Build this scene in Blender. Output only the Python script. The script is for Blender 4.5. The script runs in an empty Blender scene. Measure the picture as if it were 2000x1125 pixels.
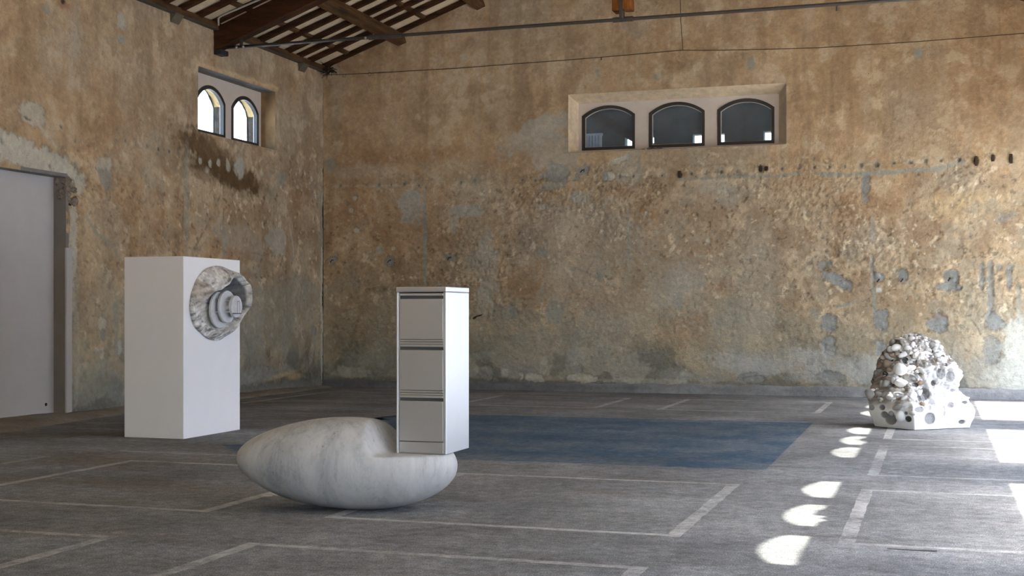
import bpy, bmesh, math, random
import numpy as np
from mathutils import Vector, Matrix, geometry
from mathutils.bvhtree import BVHTree

SC = bpy.context.scene
COL = SC.collection
PI = math.pi
TH = math.atan(830 / 2540)            # camera yaw against the hall's long axis
CT, ST = math.cos(TH), math.sin(TH)
XL, XR, YB = -11.75, 2.53, 23.72      # left wall, right wall, back wall (inner faces)
Z0, SLOPE, XRIDGE = 6.38, 0.36, -4.61  # eaves, roof pitch, ridge

# ------------------------------------------------------------------ camera
cd = bpy.data.cameras.new('camera'); cam = bpy.data.objects.new('camera', cd); COL.objects.link(cam)
cam.location = (0, 0, 1.5); cam.rotation_euler = (PI / 2, 0, TH)
cd.sensor_width = 36; cd.lens = 2540 / 2000 * 36; cd.shift_y = 47.5 / 2000; cd.clip_end = 500
SC.camera = cam

# ------------------------------------------------------------------ sky, sun, exposure
world = bpy.data.worlds.new('world'); SC.world = world; world.use_nodes = True
wn = world.node_tree.nodes; wl = world.node_tree.links
for n in list(wn): wn.remove(n)
sky = wn.new('ShaderNodeTexSky'); sky.sky_type = 'NISHITA'; sky.sun_disc = False
sky.sun_elevation = math.radians(53.6); sky.sun_rotation = math.radians(90)
sky.air_density = 1.0; sky.dust_density = 2.5; sky.ozone_density = 1.0
hsv = wn.new('ShaderNodeHueSaturation'); hsv.inputs['Saturation'].default_value = 0.95
bg = wn.new('ShaderNodeBackground'); bg.inputs['Strength'].default_value = 1.45
wo = wn.new('ShaderNodeOutputWorld')
wl.new(sky.outputs['Color'], hsv.inputs['Color']); wl.new(hsv.outputs['Color'], bg.inputs['Color']); wl.new(bg.outputs['Background'], wo.inputs['Surface'])

sd = bpy.data.lights.new('sun', 'SUN'); sd.energy = 9.5; sd.angle = math.radians(0.53); sd.color = (1.0, 0.935, 0.79)
sun = bpy.data.objects.new('sun', sd); COL.objects.link(sun)
E_ = math.atan(1.356)
sun.rotation_euler = Vector((-math.cos(E_), 0.05 * math.cos(E_), -math.sin(E_))).to_track_quat('-Z', 'Y').to_euler()
sun.location = (20, 10, 30)

SC.view_settings.view_transform = 'Standard'; SC.view_settings.look = 'None'
SC.view_settings.gamma = 1.0; SC.view_settings.use_curve_mapping = False
SC.view_settings.exposure = 1.05
SC.cycles.max_bounces = 10; SC.cycles.diffuse_bounces = 6; SC.cycles.transparent_max_bounces = 12

# ------------------------------------------------------------------ helpers
def lin(r, g, b):
    f = lambda c: (c / 255 / 12.92) if c / 255 <= 0.04045 else ((c / 255 + 0.055) / 1.055) ** 2.4
    return np.array([f(r), f(g), f(b)])

def tag(o, label=None, cat=None, group=None, kind=None):
    if label: o['label'] = label
    if cat: o['category'] = cat
    if group: o['group'] = group
    if kind: o['kind'] = kind
    return o

def link(o, parent=None):
    COL.objects.link(o)
    if parent: o.parent = parent
    return o

def empty(name, loc=(0, 0, 0), rz=0.0):
    o = bpy.data.objects.new(name, None); COL.objects.link(o); o.location = loc; o.rotation_euler = (0, 0, rz)
    o.empty_display_size = 0.1
    return o

def mesh_obj(name, verts, faces, m, parent=None, smooth=False):
    me = bpy.data.meshes.new(name); me.from_pydata([tuple(v) for v in verts], [], [tuple(f) for f in faces])
    if smooth: me.polygons.foreach_set('use_smooth', [True] * len(me.polygons))
    me.materials.append(m); me.update()
    return link(bpy.data.objects.new(name, me), parent)

def bm_obj(name, bm, m, parent=None, smooth=False, bevel=0.0, seg=2):
    bmesh.ops.recalc_face_normals(bm, faces=bm.faces[:])
    me = bpy.data.meshes.new(name); bm.to_mesh(me); bm.free()
    if smooth: me.polygons.foreach_set('use_smooth', [True] * len(me.polygons))
    me.materials.append(m)
    o = link(bpy.data.objects.new(name, me), parent)
    if bevel:
        md = o.modifiers.new('bevel', 'BEVEL'); md.width = bevel; md.segments = seg; md.limit_method = 'ANGLE'; md.angle_limit = math.radians(40)
    return o

def box(bm, x0, x1, y0, y1, z0, z1, M=None):
    vs = [bm.verts.new((x, y, z)) for x in (x0, x1) for y in (y0, y1) for z in (z0, z1)]
    if M is not None:
        for v in vs: v.co = M @ v.co
    for f in ((0, 1, 3, 2), (4, 6, 7, 5), (0, 4, 5, 1), (2, 3, 7, 6), (0, 2, 6, 4), (1, 5, 7, 3)):
        bm.faces.new([vs[i] for i in f])

def prism(bm, pts, d):
    """extrude a closed polygon of 3-D points by the vector d"""
    a = [bm.verts.new(p) for p in pts]; b = [bm.verts.new(Vector(p) + Vector(d)) for p in pts]
    n = len(pts); bm.faces.new(a); bm.faces.new(b[::-1])
    for i in range(n): bm.faces.new((a[i], b[i], b[(i + 1) % n], a[(i + 1) % n]))

def boxo(name, x0, x1, y0, y1, z0, z1, m, parent=None, bevel=0.0):
    bm = bmesh.new(); box(bm, x0, x1, y0, y1, z0, z1); return bm_obj(name, bm, m, parent, bevel=bevel)

def tube(bm, pts, r, n=10):
    pts = [Vector(p) for p in pts]; rings = []
    for i, p in enumerate(pts):
        t = (pts[min(i + 1, len(pts) - 1)] - pts[max(i - 1, 0)]).normalized()
        a = t.orthogonal().normalized() if i == 0 else (rings_a - t * rings_a.dot(t)).normalized()
        rings_a = a; b = t.cross(a); rr = r[i] if isinstance(r, (list, tuple)) else r
        rings.append([bm.verts.new(p + (a * math.cos(2 * PI * k / n) + b * math.sin(2 * PI * k / n)) * rr) for k in range(n)])
    for i in range(len(rings) - 1):
        for k in range(n): bm.faces.new((rings[i][k], rings[i][(k + 1) % n], rings[i + 1][(k + 1) % n], rings[i + 1][k]))
    bm.faces.new(rings[0][::-1]); bm.faces.new(rings[-1])

# numpy noise --------------------------------------------------------
_tabs = {}
def vnoise(x, y, seed=0):
    if seed not in _tabs: _tabs[seed] = np.random.default_rng(seed).random((256, 256)).astype(np.float32)
    T = _tabs[seed]
    xi = np.floor(x).astype(np.int64); yi = np.floor(y).astype(np.int64); fx = x - xi; fy = y - yi
    fx = fx * fx * fx * (fx * (fx * 6 - 15) + 10); fy = fy * fy * fy * (fy * (fy * 6 - 15) + 10)
    x0 = xi & 255; x1 = (xi + 1) & 255; y0 = yi & 255; y1 = (yi + 1) & 255
    a = T[y0, x0]; b = T[y0, x1]; c = T[y1, x0]; d = T[y1, x1]
    return (a + (b - a) * fx) * (1 - fy) + (c + (d - c) * fx) * fy

def fbm(x, y, f, octs=4, seed=0, gain=0.5):
    s = 0; a = 1; t = 0; c, n = math.cos(0.6), math.sin(0.6)
    for o in range(octs):
        X = (x * c - y * n) * f + 17.3 * o; Y = (x * n + y * c) * f + 9.1 * o
        s = s + a * vnoise(X, Y, seed * 13 + o); t += a; a *= gain; f *= 2.03
    return s / t            # 0..1 around .5

def sstep(a, b, x):
    t = np.clip((x - a) / (b - a), 0, 1); return t * t * (3 - 2 * t)

def grid_obj(name, P, keep, col, m, parent=None, smooth=True):
    """P (nv,nu,3) vertex grid, keep (nv-1,nu-1) cell mask, col (nv,nu,3) albedo"""
    nv, nu = P.shape[:2]
    idx = np.arange(nv * nu).reshape(nv, nu)
    q = np.stack([idx[:-1, :-1], idx[:-1, 1:], idx[1:, 1:], idx[1:, :-1]], -1)[keep]
    used = np.zeros(nv * nu, bool); used[q.ravel()] = True
    remap = np.cumsum(used) - 1; q = remap[q]
    V = P.reshape(-1, 3)[used]; C = col.reshape(-1, 3)[used]
    me = bpy.data.meshes.new(name)
    me.vertices.add(len(V)); me.vertices.foreach_set('co', V.astype(np.float32).ravel())
    me.loops.add(q.size); me.loops.foreach_set('vertex_index', q.astype(np.int32).ravel())
    me.polygons.add(len(q)); me.polygons.foreach_set('loop_start', np.arange(0, q.size, 4, dtype=np.int32))
    me.polygons.foreach_set('loop_total', np.full(len(q), 4, np.int32))
    me.update(calc_edges=True); me.validate()
    if smooth: me.polygons.foreach_set('use_smooth', np.ones(len(q), bool))
    at = me.color_attributes.new('tint', 'FLOAT_COLOR', 'POINT')
    at.data.foreach_set('color', np.concatenate([C, np.ones((len(C), 1))], 1).astype(np.float32).ravel())
    me.materials.append(m)
    return link(bpy.data.objects.new(name, me), parent)

# ------------------------------------------------------------------ materials
class Mat:
    def __init__(s, name):
        s.m = bpy.data.materials.new(name); s.m.use_nodes = True
        s.t = s.m.node_tree; s.b = s.t.nodes['Principled BSDF']; s.tc = s.n('ShaderNodeTexCoord')
    def n(s, typ, **kw):
        nd = s.t.nodes.new(typ)
        for k, v in kw.items():
            setattr(nd, k, v)
        return nd
    def l(s, a, b): s.t.links.new(a, b)
    def noise(s, scale, detail=4, rough=0.5, vec=None, out='Fac', dist=0.0):
        nd = s.t.nodes.new('ShaderNodeTexNoise'); nd.inputs['Scale'].default_value = scale
        nd.inputs['Detail'].default_value = detail; nd.inputs['Roughness'].default_value = rough; nd.inputs['Distortion'].default_value = dist
        s.l(vec if vec is not None else s.tc.outputs['Object'], nd.inputs['Vector']); return nd.outputs[out]
    def vec(s, sx, sy, sz):
        mp = s.t.nodes.new('ShaderNodeMapping'); mp.inputs['Scale'].default_value = (sx, sy, sz)
        s.l(s.tc.outputs['Object'], mp.inputs['Vector']); return mp.outputs['Vector']
    def ramp(s, fac, stops, interp='LINEAR'):
        nd = s.t.nodes.new('ShaderNodeValToRGB'); cr = nd.color_ramp; cr.interpolation = interp
        while len(cr.elements) < len(stops): cr.elements.new(0.5)
        for e, (p, c) in zip(cr.elements, stops):
            e.position = p; e.color = (c, c, c, 1) if isinstance(c, (int, float)) else (*c, 1)
        s.l(fac, nd.inputs['Fac']); return nd.outputs['Color']
    def mix(s, a, b, fac, mode='MIX'):
        nd = s.t.nodes.new('ShaderNodeMix'); nd.data_type = 'RGBA'; nd.blend_type = mode
        for i, v in ((0, fac), (6, a), (7, b)):
            sock = nd.inputs[i]
            if hasattr(v, 'links'): s.l(v, sock)
            elif i == 0: sock.default_value = v
            else: sock.default_value = (v, v, v, 1) if isinstance(v, (int, float)) else (*v, 1)
        return nd.outputs[2]
    def math(s, op, a, b=0.0, clamp=False):
        nd = s.t.nodes.new('ShaderNodeMath'); nd.operation = op; nd.use_clamp = clamp
        for i, v in enumerate((a, b)):
            if hasattr(v, 'links'): s.l(v, nd.inputs[i])
            else: nd.inputs[i].default_value = v
        return nd.outputs[0]
    def bump(s, h, strength=0.3, dist=0.01, prev=None):
        nd = s.t.nodes.new('ShaderNodeBump'); nd.inputs['Strength'].default_value = strength; nd.inputs['Distance'].default_value = dist
        s.l(h, nd.inputs['Height'])
        if prev is not None: s.l(prev, nd.inputs['Normal'])
        return nd.outputs['Normal']
    def out(s, color=None, rough=0.9, normal=None, metal=0.0, spec=0.3):
        if color is not None:
            if hasattr(color, 'links'): s.l(color, s.b.inputs['Base Color'])
            else: s.b.inputs['Base Color'].default_value = (*color, 1)
        if hasattr(rough, 'links'): s.l(rough, s.b.inputs['Roughness'])
        else: s.b.inputs['Roughness'].default_value = rough
        s.b.inputs['Metallic'].default_value = metal; s.b.inputs['Specular IOR Level'].default_value = spec
        if normal is not None: s.l(normal, s.b.inputs['Normal'])
        return s.m

def m_plaster(name='old_plaster'):
    k = Mat(name); at = k.n('ShaderNodeAttribute'); at.attribute_name = 'tint'
    a = k.noise(14, 6, 0.65); b = k.noise(70, 3, 0.6); big = k.noise(3.0, 5, 0.6)
    c = k.mix(at.outputs['Color'], k.ramp(a, [(0.25, 0.82), (0.5, 1.0), (0.75, 1.16)]), 1.0, 'MULTIPLY')
    c = k.mix(c, k.ramp(b, [(0.3, 0.91), (0.7, 1.09)]), 1.0, 'MULTIPLY')
    vo = k.n('ShaderNodeTexVoronoi'); vo.inputs['Scale'].default_value = 16; k.l(k.tc.outputs['Object'], vo.inputs['Vector'])
    pit = k.math('MULTIPLY', k.ramp(vo.outputs['Distance'], [(0.06, 1.0), (0.16, 0.0)]), k.ramp(big, [(0.48, 0.0), (0.62, 1.0)]))
    c = k.mix(c, (0.10, 0.065, 0.04), k.math('MULTIPLY', pit, 0.55))
    nrm = k.bump(a, 0.7, 0.03); nrm = k.bump(b, 0.55, 0.008, nrm); nrm = k.bump(k.math('MULTIPLY', pit, -1.0), 0.5, 0.012, nrm)
    return k.out(c, 0.92, nrm, spec=0.15)

def asphalt_nodes(k):
    """worn asphalt in world metres: the floor and its markings share it"""
    P = k.tc.outputs['Object']
    base = k.ramp(k.noise(0.55, 7, 0.68), [(0.30, lin(95, 98, 101)), (0.5, lin(122, 126, 129)), (0.70, lin(148, 152, 156))])
    # brown oil and rust stains, heavier towards the left wall
    sx = k.n('ShaderNodeSeparateXYZ'); k.l(P, sx.inputs[0])
    left = k.ramp(k.math('DIVIDE', k.math('ADD', sx.outputs['X'], 12.0), 12.0), [(0.0, 1.0), (0.45, 0.55), (0.75, 0.15), (1.0, 0.0)])
    st = k.math('MULTIPLY', k.ramp(k.noise(0.9, 5, 0.62, k.vec(0.5, 1.3, 1)), [(0.40, 0.0), (0.62, 1.0)]), left)
    base = k.mix(base, lin(104, 90, 72), k.math('MULTIPLY', st, 0.7))
    dk = k.ramp(k.noise(1.1, 5, 0.6, k.vec(0.45, 1.6, 1)), [(0.58, 0.0), (0.74, 1.0)])
    base = k.mix(base, lin(86, 80, 76), k.math('MULTIPLY', dk, 0.5))
    pale = k.ramp(k.noise(1.7, 6, 0.65, k.vec(0.6, 1.2, 1)), [(0.55, 0.0), (0.75, 1.0)])
    base = k.mix(base, lin(160, 160, 160), k.math('MULTIPLY', pale, 0.35))
    mid = k.noise(9, 5, 0.7); fine = k.noise(110, 3, 0.8)
    base = k.mix(base, k.ramp(mid, [(0.25, 0.62), (0.75, 1.38)]), 1.0, 'MULTIPLY')
    base = k.mix(base, k.ramp(fine, [(0.30, 0.25), (0.5, 0.95), (0.72, 2.1)]), 1.0, 'MULTIPLY')
    base = k.mix(base, k.ramp(k.noise(26, 5, 0.8), [(0.3, 0.70), (0.7, 1.30)]), 1.0, 'MULTIPLY')
    vo = k.n('ShaderNodeTexVoronoi'); vo.inputs['Scale'].default_value = 48; k.l(P, vo.inputs['Vector'])
    chip = k.math('MULTIPLY', k.ramp(vo.outputs['Distance'], [(0.10, 1.0), (0.2, 0.0)]), k.ramp(k.noise(30, 2), [(0.55, 0.0), (0.62, 1.0)]))
    base = k.mix(base, lin(150, 148, 145), k.math('MULTIPLY', chip, 0.8))
    return base, mid, fine

def m_floor():
    k = Mat('worn_asphalt'); base, mid, fine = asphalt_nodes(k)
    n = k.bump(mid, 0.25, 0.02); n = k.bump(fine, 0.5, 0.006, n)
    return k.out(base, 0.95, n, spec=0.10)

def m_paint(name, paint, lo, hi, amount):
    k = Mat(name); base, mid, fine = asphalt_nodes(k)
    w = k.mix(k.noise(1.3, 5, 0.65), k.noise(16, 5, 0.75), 0.45)
    f = k.math('MULTIPLY', k.ramp(w, [(lo, 0.0), (hi, 1.0)]), amount)
    f = k.math('MULTIPLY', f, k.ramp(fine, [(0.28, 0.35), (0.45, 1.0)]))
    p = k.mix(paint, k.ramp(mid, [(0.25, 0.8), (0.75, 1.2)]), 1.0, 'MULTIPLY')
    c = k.mix(base, p, f); n = k.bump(mid, 0.25, 0.02); n = k.bump(fine, 0.45, 0.006, n)
    return k.out(c, 0.92, n, spec=0.10)

def m_simple(name, col, rough=0.7, var=0.12, scale=8, bump=0.0, metal=0.0, spec=0.3, bscale=None, bdist=0.01):
    k = Mat(name); a = k.noise(scale, 5, 0.6)
    c = k.mix(col, k.ramp(a, [(0.25, 1 - var), (0.75, 1 + var)]), 1.0, 'MULTIPLY')
    n = k.bump(k.noise(bscale or scale * 4, 5, 0.6), bump, bdist) if bump else None
    return k.out(c, rough, n, metal, spec)

def m_wood(name, dark, light, sx=1, sy=1, sz=1):
    k = Mat(name); a = k.noise(6, 6, 0.65, k.vec(sx, sy, sz)); b = k.noise(1.6, 4, 0.6)
    c = k.ramp(a, [(0.3, dark), (0.7, light)]); c = k.mix(c, k.ramp(b, [(0.3, 0.55), (0.7, 1.35)]), 1.0, 'MULTIPLY')
    return k.out(c, 0.75, k.bump(a, 0.4, 0.01), spec=0.2)

def m_marble():
    k = Mat('carrara_marble'); w = k.vec(1.0, 1.0, 0.32)
    cl = k.noise(3.0, 7, 0.7, w, dist=0.4); ve = k.noise(4.0, 7, 0.75, w, dist=0.35); fl = k.noise(16, 4, 0.7, k.vec(1, 1, 0.35), dist=0.8)
    c = k.ramp(cl, [(0.28, lin(146, 148, 149)), (0.5, lin(178, 180, 180)), (0.75, lin(200, 201, 200))])
    vein = k.ramp(k.math('ABSOLUTE', k.math('SUBTRACT', ve, 0.5)), [(0.0, 1.0), (0.035, 0.0)])
    c = k.mix(c, lin(112, 114, 117), k.math('MULTIPLY', vein, k.ramp(cl, [(0.3, 0.5), (0.6, 0.1)])))
    c = k.mix(c, lin(84, 84, 84), k.math('MULTIPLY', k.ramp(fl, [(0.64, 0.0), (0.71, 1.0)]), k.ramp(cl, [(0.38, 0.95), (0.62, 0.2)])))
    return k.out(c, 0.45, k.bump(fl, 0.04, 0.005), spec=0.3)

def m_tint(name, rough=0.85, scale=20, bump=0.3, metal=0.0, var=0.1, bdist=0.01):
    k = Mat(name); at = k.n('ShaderNodeAttribute'); at.attribute_name = 'tint'
    a = k.noise(scale, 6, 0.65); c = k.mix(at.outputs['Color'], k.ramp(a, [(0.25, 1 - var), (0.75, 1 + var)]), 1.0, 'MULTIPLY')
    return k.out(c, rough, k.bump(a, bump, bdist), metal, spec=0.25)

def m_glass(name, dirt, dcol=(0.5, 0.52, 0.55), tint=(0.92, 0.95, 0.96)):
    k = Mat(name); t = k.t; t.nodes.remove(k.b); o = t.nodes['Material Output']
    tr = k.n('ShaderNodeBsdfTransparent'); tr.inputs['Color'].default_value = (*tint, 1)
    gl = k.n('ShaderNodeBsdfGlossy'); gl.inputs['Roughness'].default_value = 0.03
    fr = k.n('ShaderNodeFresnel'); fr.inputs['IOR'].default_value = 1.45
    ge = k.n('ShaderNodeNewGeometry'); m1 = k.n('ShaderNodeMixShader'); k.l(k.math('MULTIPLY', fr.outputs[0], k.math('SUBTRACT', 1.0, ge.outputs['Backfacing'])), m1.inputs[0]); k.l(tr.outputs[0], m1.inputs[1]); k.l(gl.outputs[0], m1.inputs[2])
    df = k.n('ShaderNodeBsdfDiffuse'); df.inputs['Color'].default_value = (*dcol, 1)
    d = k.math('MULTIPLY', k.ramp(k.noise(3.5, 6, 0.7, dist=0.8), [(0.35, 0.25), (0.72, 1.0)]), dirt)
    m2 = k.n('ShaderNodeMixShader'); k.l(d, m2.inputs[0]); k.l(m1.outputs[0], m2.inputs[1]); k.l(df.outputs[0], m2.inputs[2])
    k.l(m2.outputs[0], o.inputs['Surface']); return k.m

M = {}
M['plaster'] = m_plaster()
M['floor'] = m_floor()
M['line'] = m_paint('worn_white_paint', lin(206, 208, 208), 0.38, 0.60, 0.58)
M['line_faint'] = m_paint('faded_white_paint', lin(196, 196, 196), 0.40, 0.62, 0.45)
M['blue'] = m_paint('worn_blue_paint', lin(52, 84, 110), 0.28, 0.56, 0.86)
M['white_paint'] = m_simple('white_painted_board', lin(236, 237, 238), 0.6, 0.015, 3)
M['panel'] = m_simple('grey_skimmed_panel', lin(192, 189, 187), 0.85, 0.05, 2.5, 0.08)
M['jamb'] = m_simple('grey_jamb', lin(132, 126, 119), .9, .12, 3, .15)  # one even grey, darker than the door panel
M['niche'] = m_simple('pale_render', lin(206, 190, 166), 0.9, 0.10, 4, 0.25)
M['niche_rough'] = m_simple('rough_cream_render', lin(216, 196, 164), 0.95, 0.22, 7, 0.5, bdist=0.02)
M['win_panel'] = m_simple('grey_rendered_panel', lin(212, 200, 186), 0.9, 0.06, 5, 0.15)
M['frame'] = m_simple('dark_metal_frame', lin(58, 55, 50), 0.5, 0.1, 12, spec=0.4)
M['iron'] = m_simple('dark_iron', lin(74, 68, 62), 0.55, 0.2, 14, 0.2, spec=0.4)
M['concrete'] = m_simple('grey_concrete', lin(128, 125, 121), 0.95, 0.22, 5, 0.5, bdist=0.02)
M['tar'] = m_simple('black_tar', lin(60, 60, 62), .9, .3, 20)
M['concrete_pale'] = m_simple('pale_flake', lin(186, 182, 176), .9, .15, 20)
M['plinth'] = m_simple('stained_concrete_kerb', lin(112, 109, 105), 0.95, 0.35, 4, 0.6, bdist=0.03)
M['rubble'] = m_simple('broken_rubble', lin(140, 128, 112), 0.95, 0.45, 14, 1.0, bscale=18, bdist=0.04)
M['outer_stone'] = m_simple('outer_rubble_stone', lin(66, 58, 50), 0.95, 0.5, 9, 0.8, bscale=12, bdist=0.04)
M['cheek'] = m_simple('tan_reveal', lin(146, 118, 84), 0.95, 0.3, 4, 0.4)
M['ochre'] = m_simple('ochre_reveal', lin(176, 150, 104), 0.95, 0.12, 6, 0.3)
M['wood_x'] = m_wood('old_dark_timber', lin(32, 20, 11), lin(84, 50, 26), 0.25, 2, 2)
M['wood_y'] = m_wood('old_timber_purlin', lin(52, 35, 21), lin(112, 82, 54), 2, 0.25, 2)
M['wood_post'] = m_wood('orange_timber', lin(92, 52, 20), lin(168, 104, 46), 3, 3, 0.4)
M['soffit'] = m_simple('pale_roof_tile_soffit', lin(228, 208, 174), 0.9, 0.16, 5, 0.3)
M['ground'] = m_simple('pale_yard_ground', lin(205, 207, 208), 0.95, 0.1, 0.6)
M['bounce_wall'] = m_simple('pale_bounce_wall', lin(222, 225, 228), .95, .08, 1.5)
M['cabinet'] = m_simple('satin_silver_white_enamel', lin(212, 214, 215), 0.36, 0.012, 4, metal=0.82, spec=0.45)
M['cabinet_dark'] = m_simple('shadowed_grey_metal', lin(96, 96, 96), 0.4, 0.02, 4, spec=0.45)  # shade of gaps and drawer pulls painted in as darker grey
M['marble'] = m_marble()
M['stone_tint'] = m_tint('cast_plaster_rock', 0.9, 26, 0.35, 0.0, 0.08)
M['metal_tint'] = m_tint('cast_aluminium', 0.5, 16, 0.45, 0.0, 0.28, 0.02)
M['disc'] = m_simple('brushed_cast_grey', lin(198, 200, 202), 0.5, 0.14, 18, 0.25, spec=0.45)
M['disc_dark'] = m_simple('dark_slot', lin(50, 50, 52), 0.6, 0.1, 18)
M['twig'] = m_simple('dark_twigs', lin(46, 36, 26), 0.9, 0.2, 10)
M['wire'] = m_simple('dark_wire', lin(66, 52, 38), 0.7, 0.1, 10)
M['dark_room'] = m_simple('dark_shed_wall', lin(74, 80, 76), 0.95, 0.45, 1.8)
M['glass_clean'] = m_glass('clear_window_glass', 0.03)
M['glass_dirty'] = m_glass('dusty_window_glass', 0.13)
M['lug'] = m_simple('rusted_iron', lin(62, 46, 36), .85, .3, 14)
M['galv'] = m_simple('grey_conduit', lin(168, 162, 150), 0.5, 0.1, 10)
M['green_bracket'] = m_simple('weathered_stone_corbel', lin(104, 96, 80), 0.9, 0.2, 10, 0.3)
M['pale_roof'] = m_simple('pale_tiled_roof', lin(222, 208, 182), 0.9, 0.2, 4)

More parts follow.
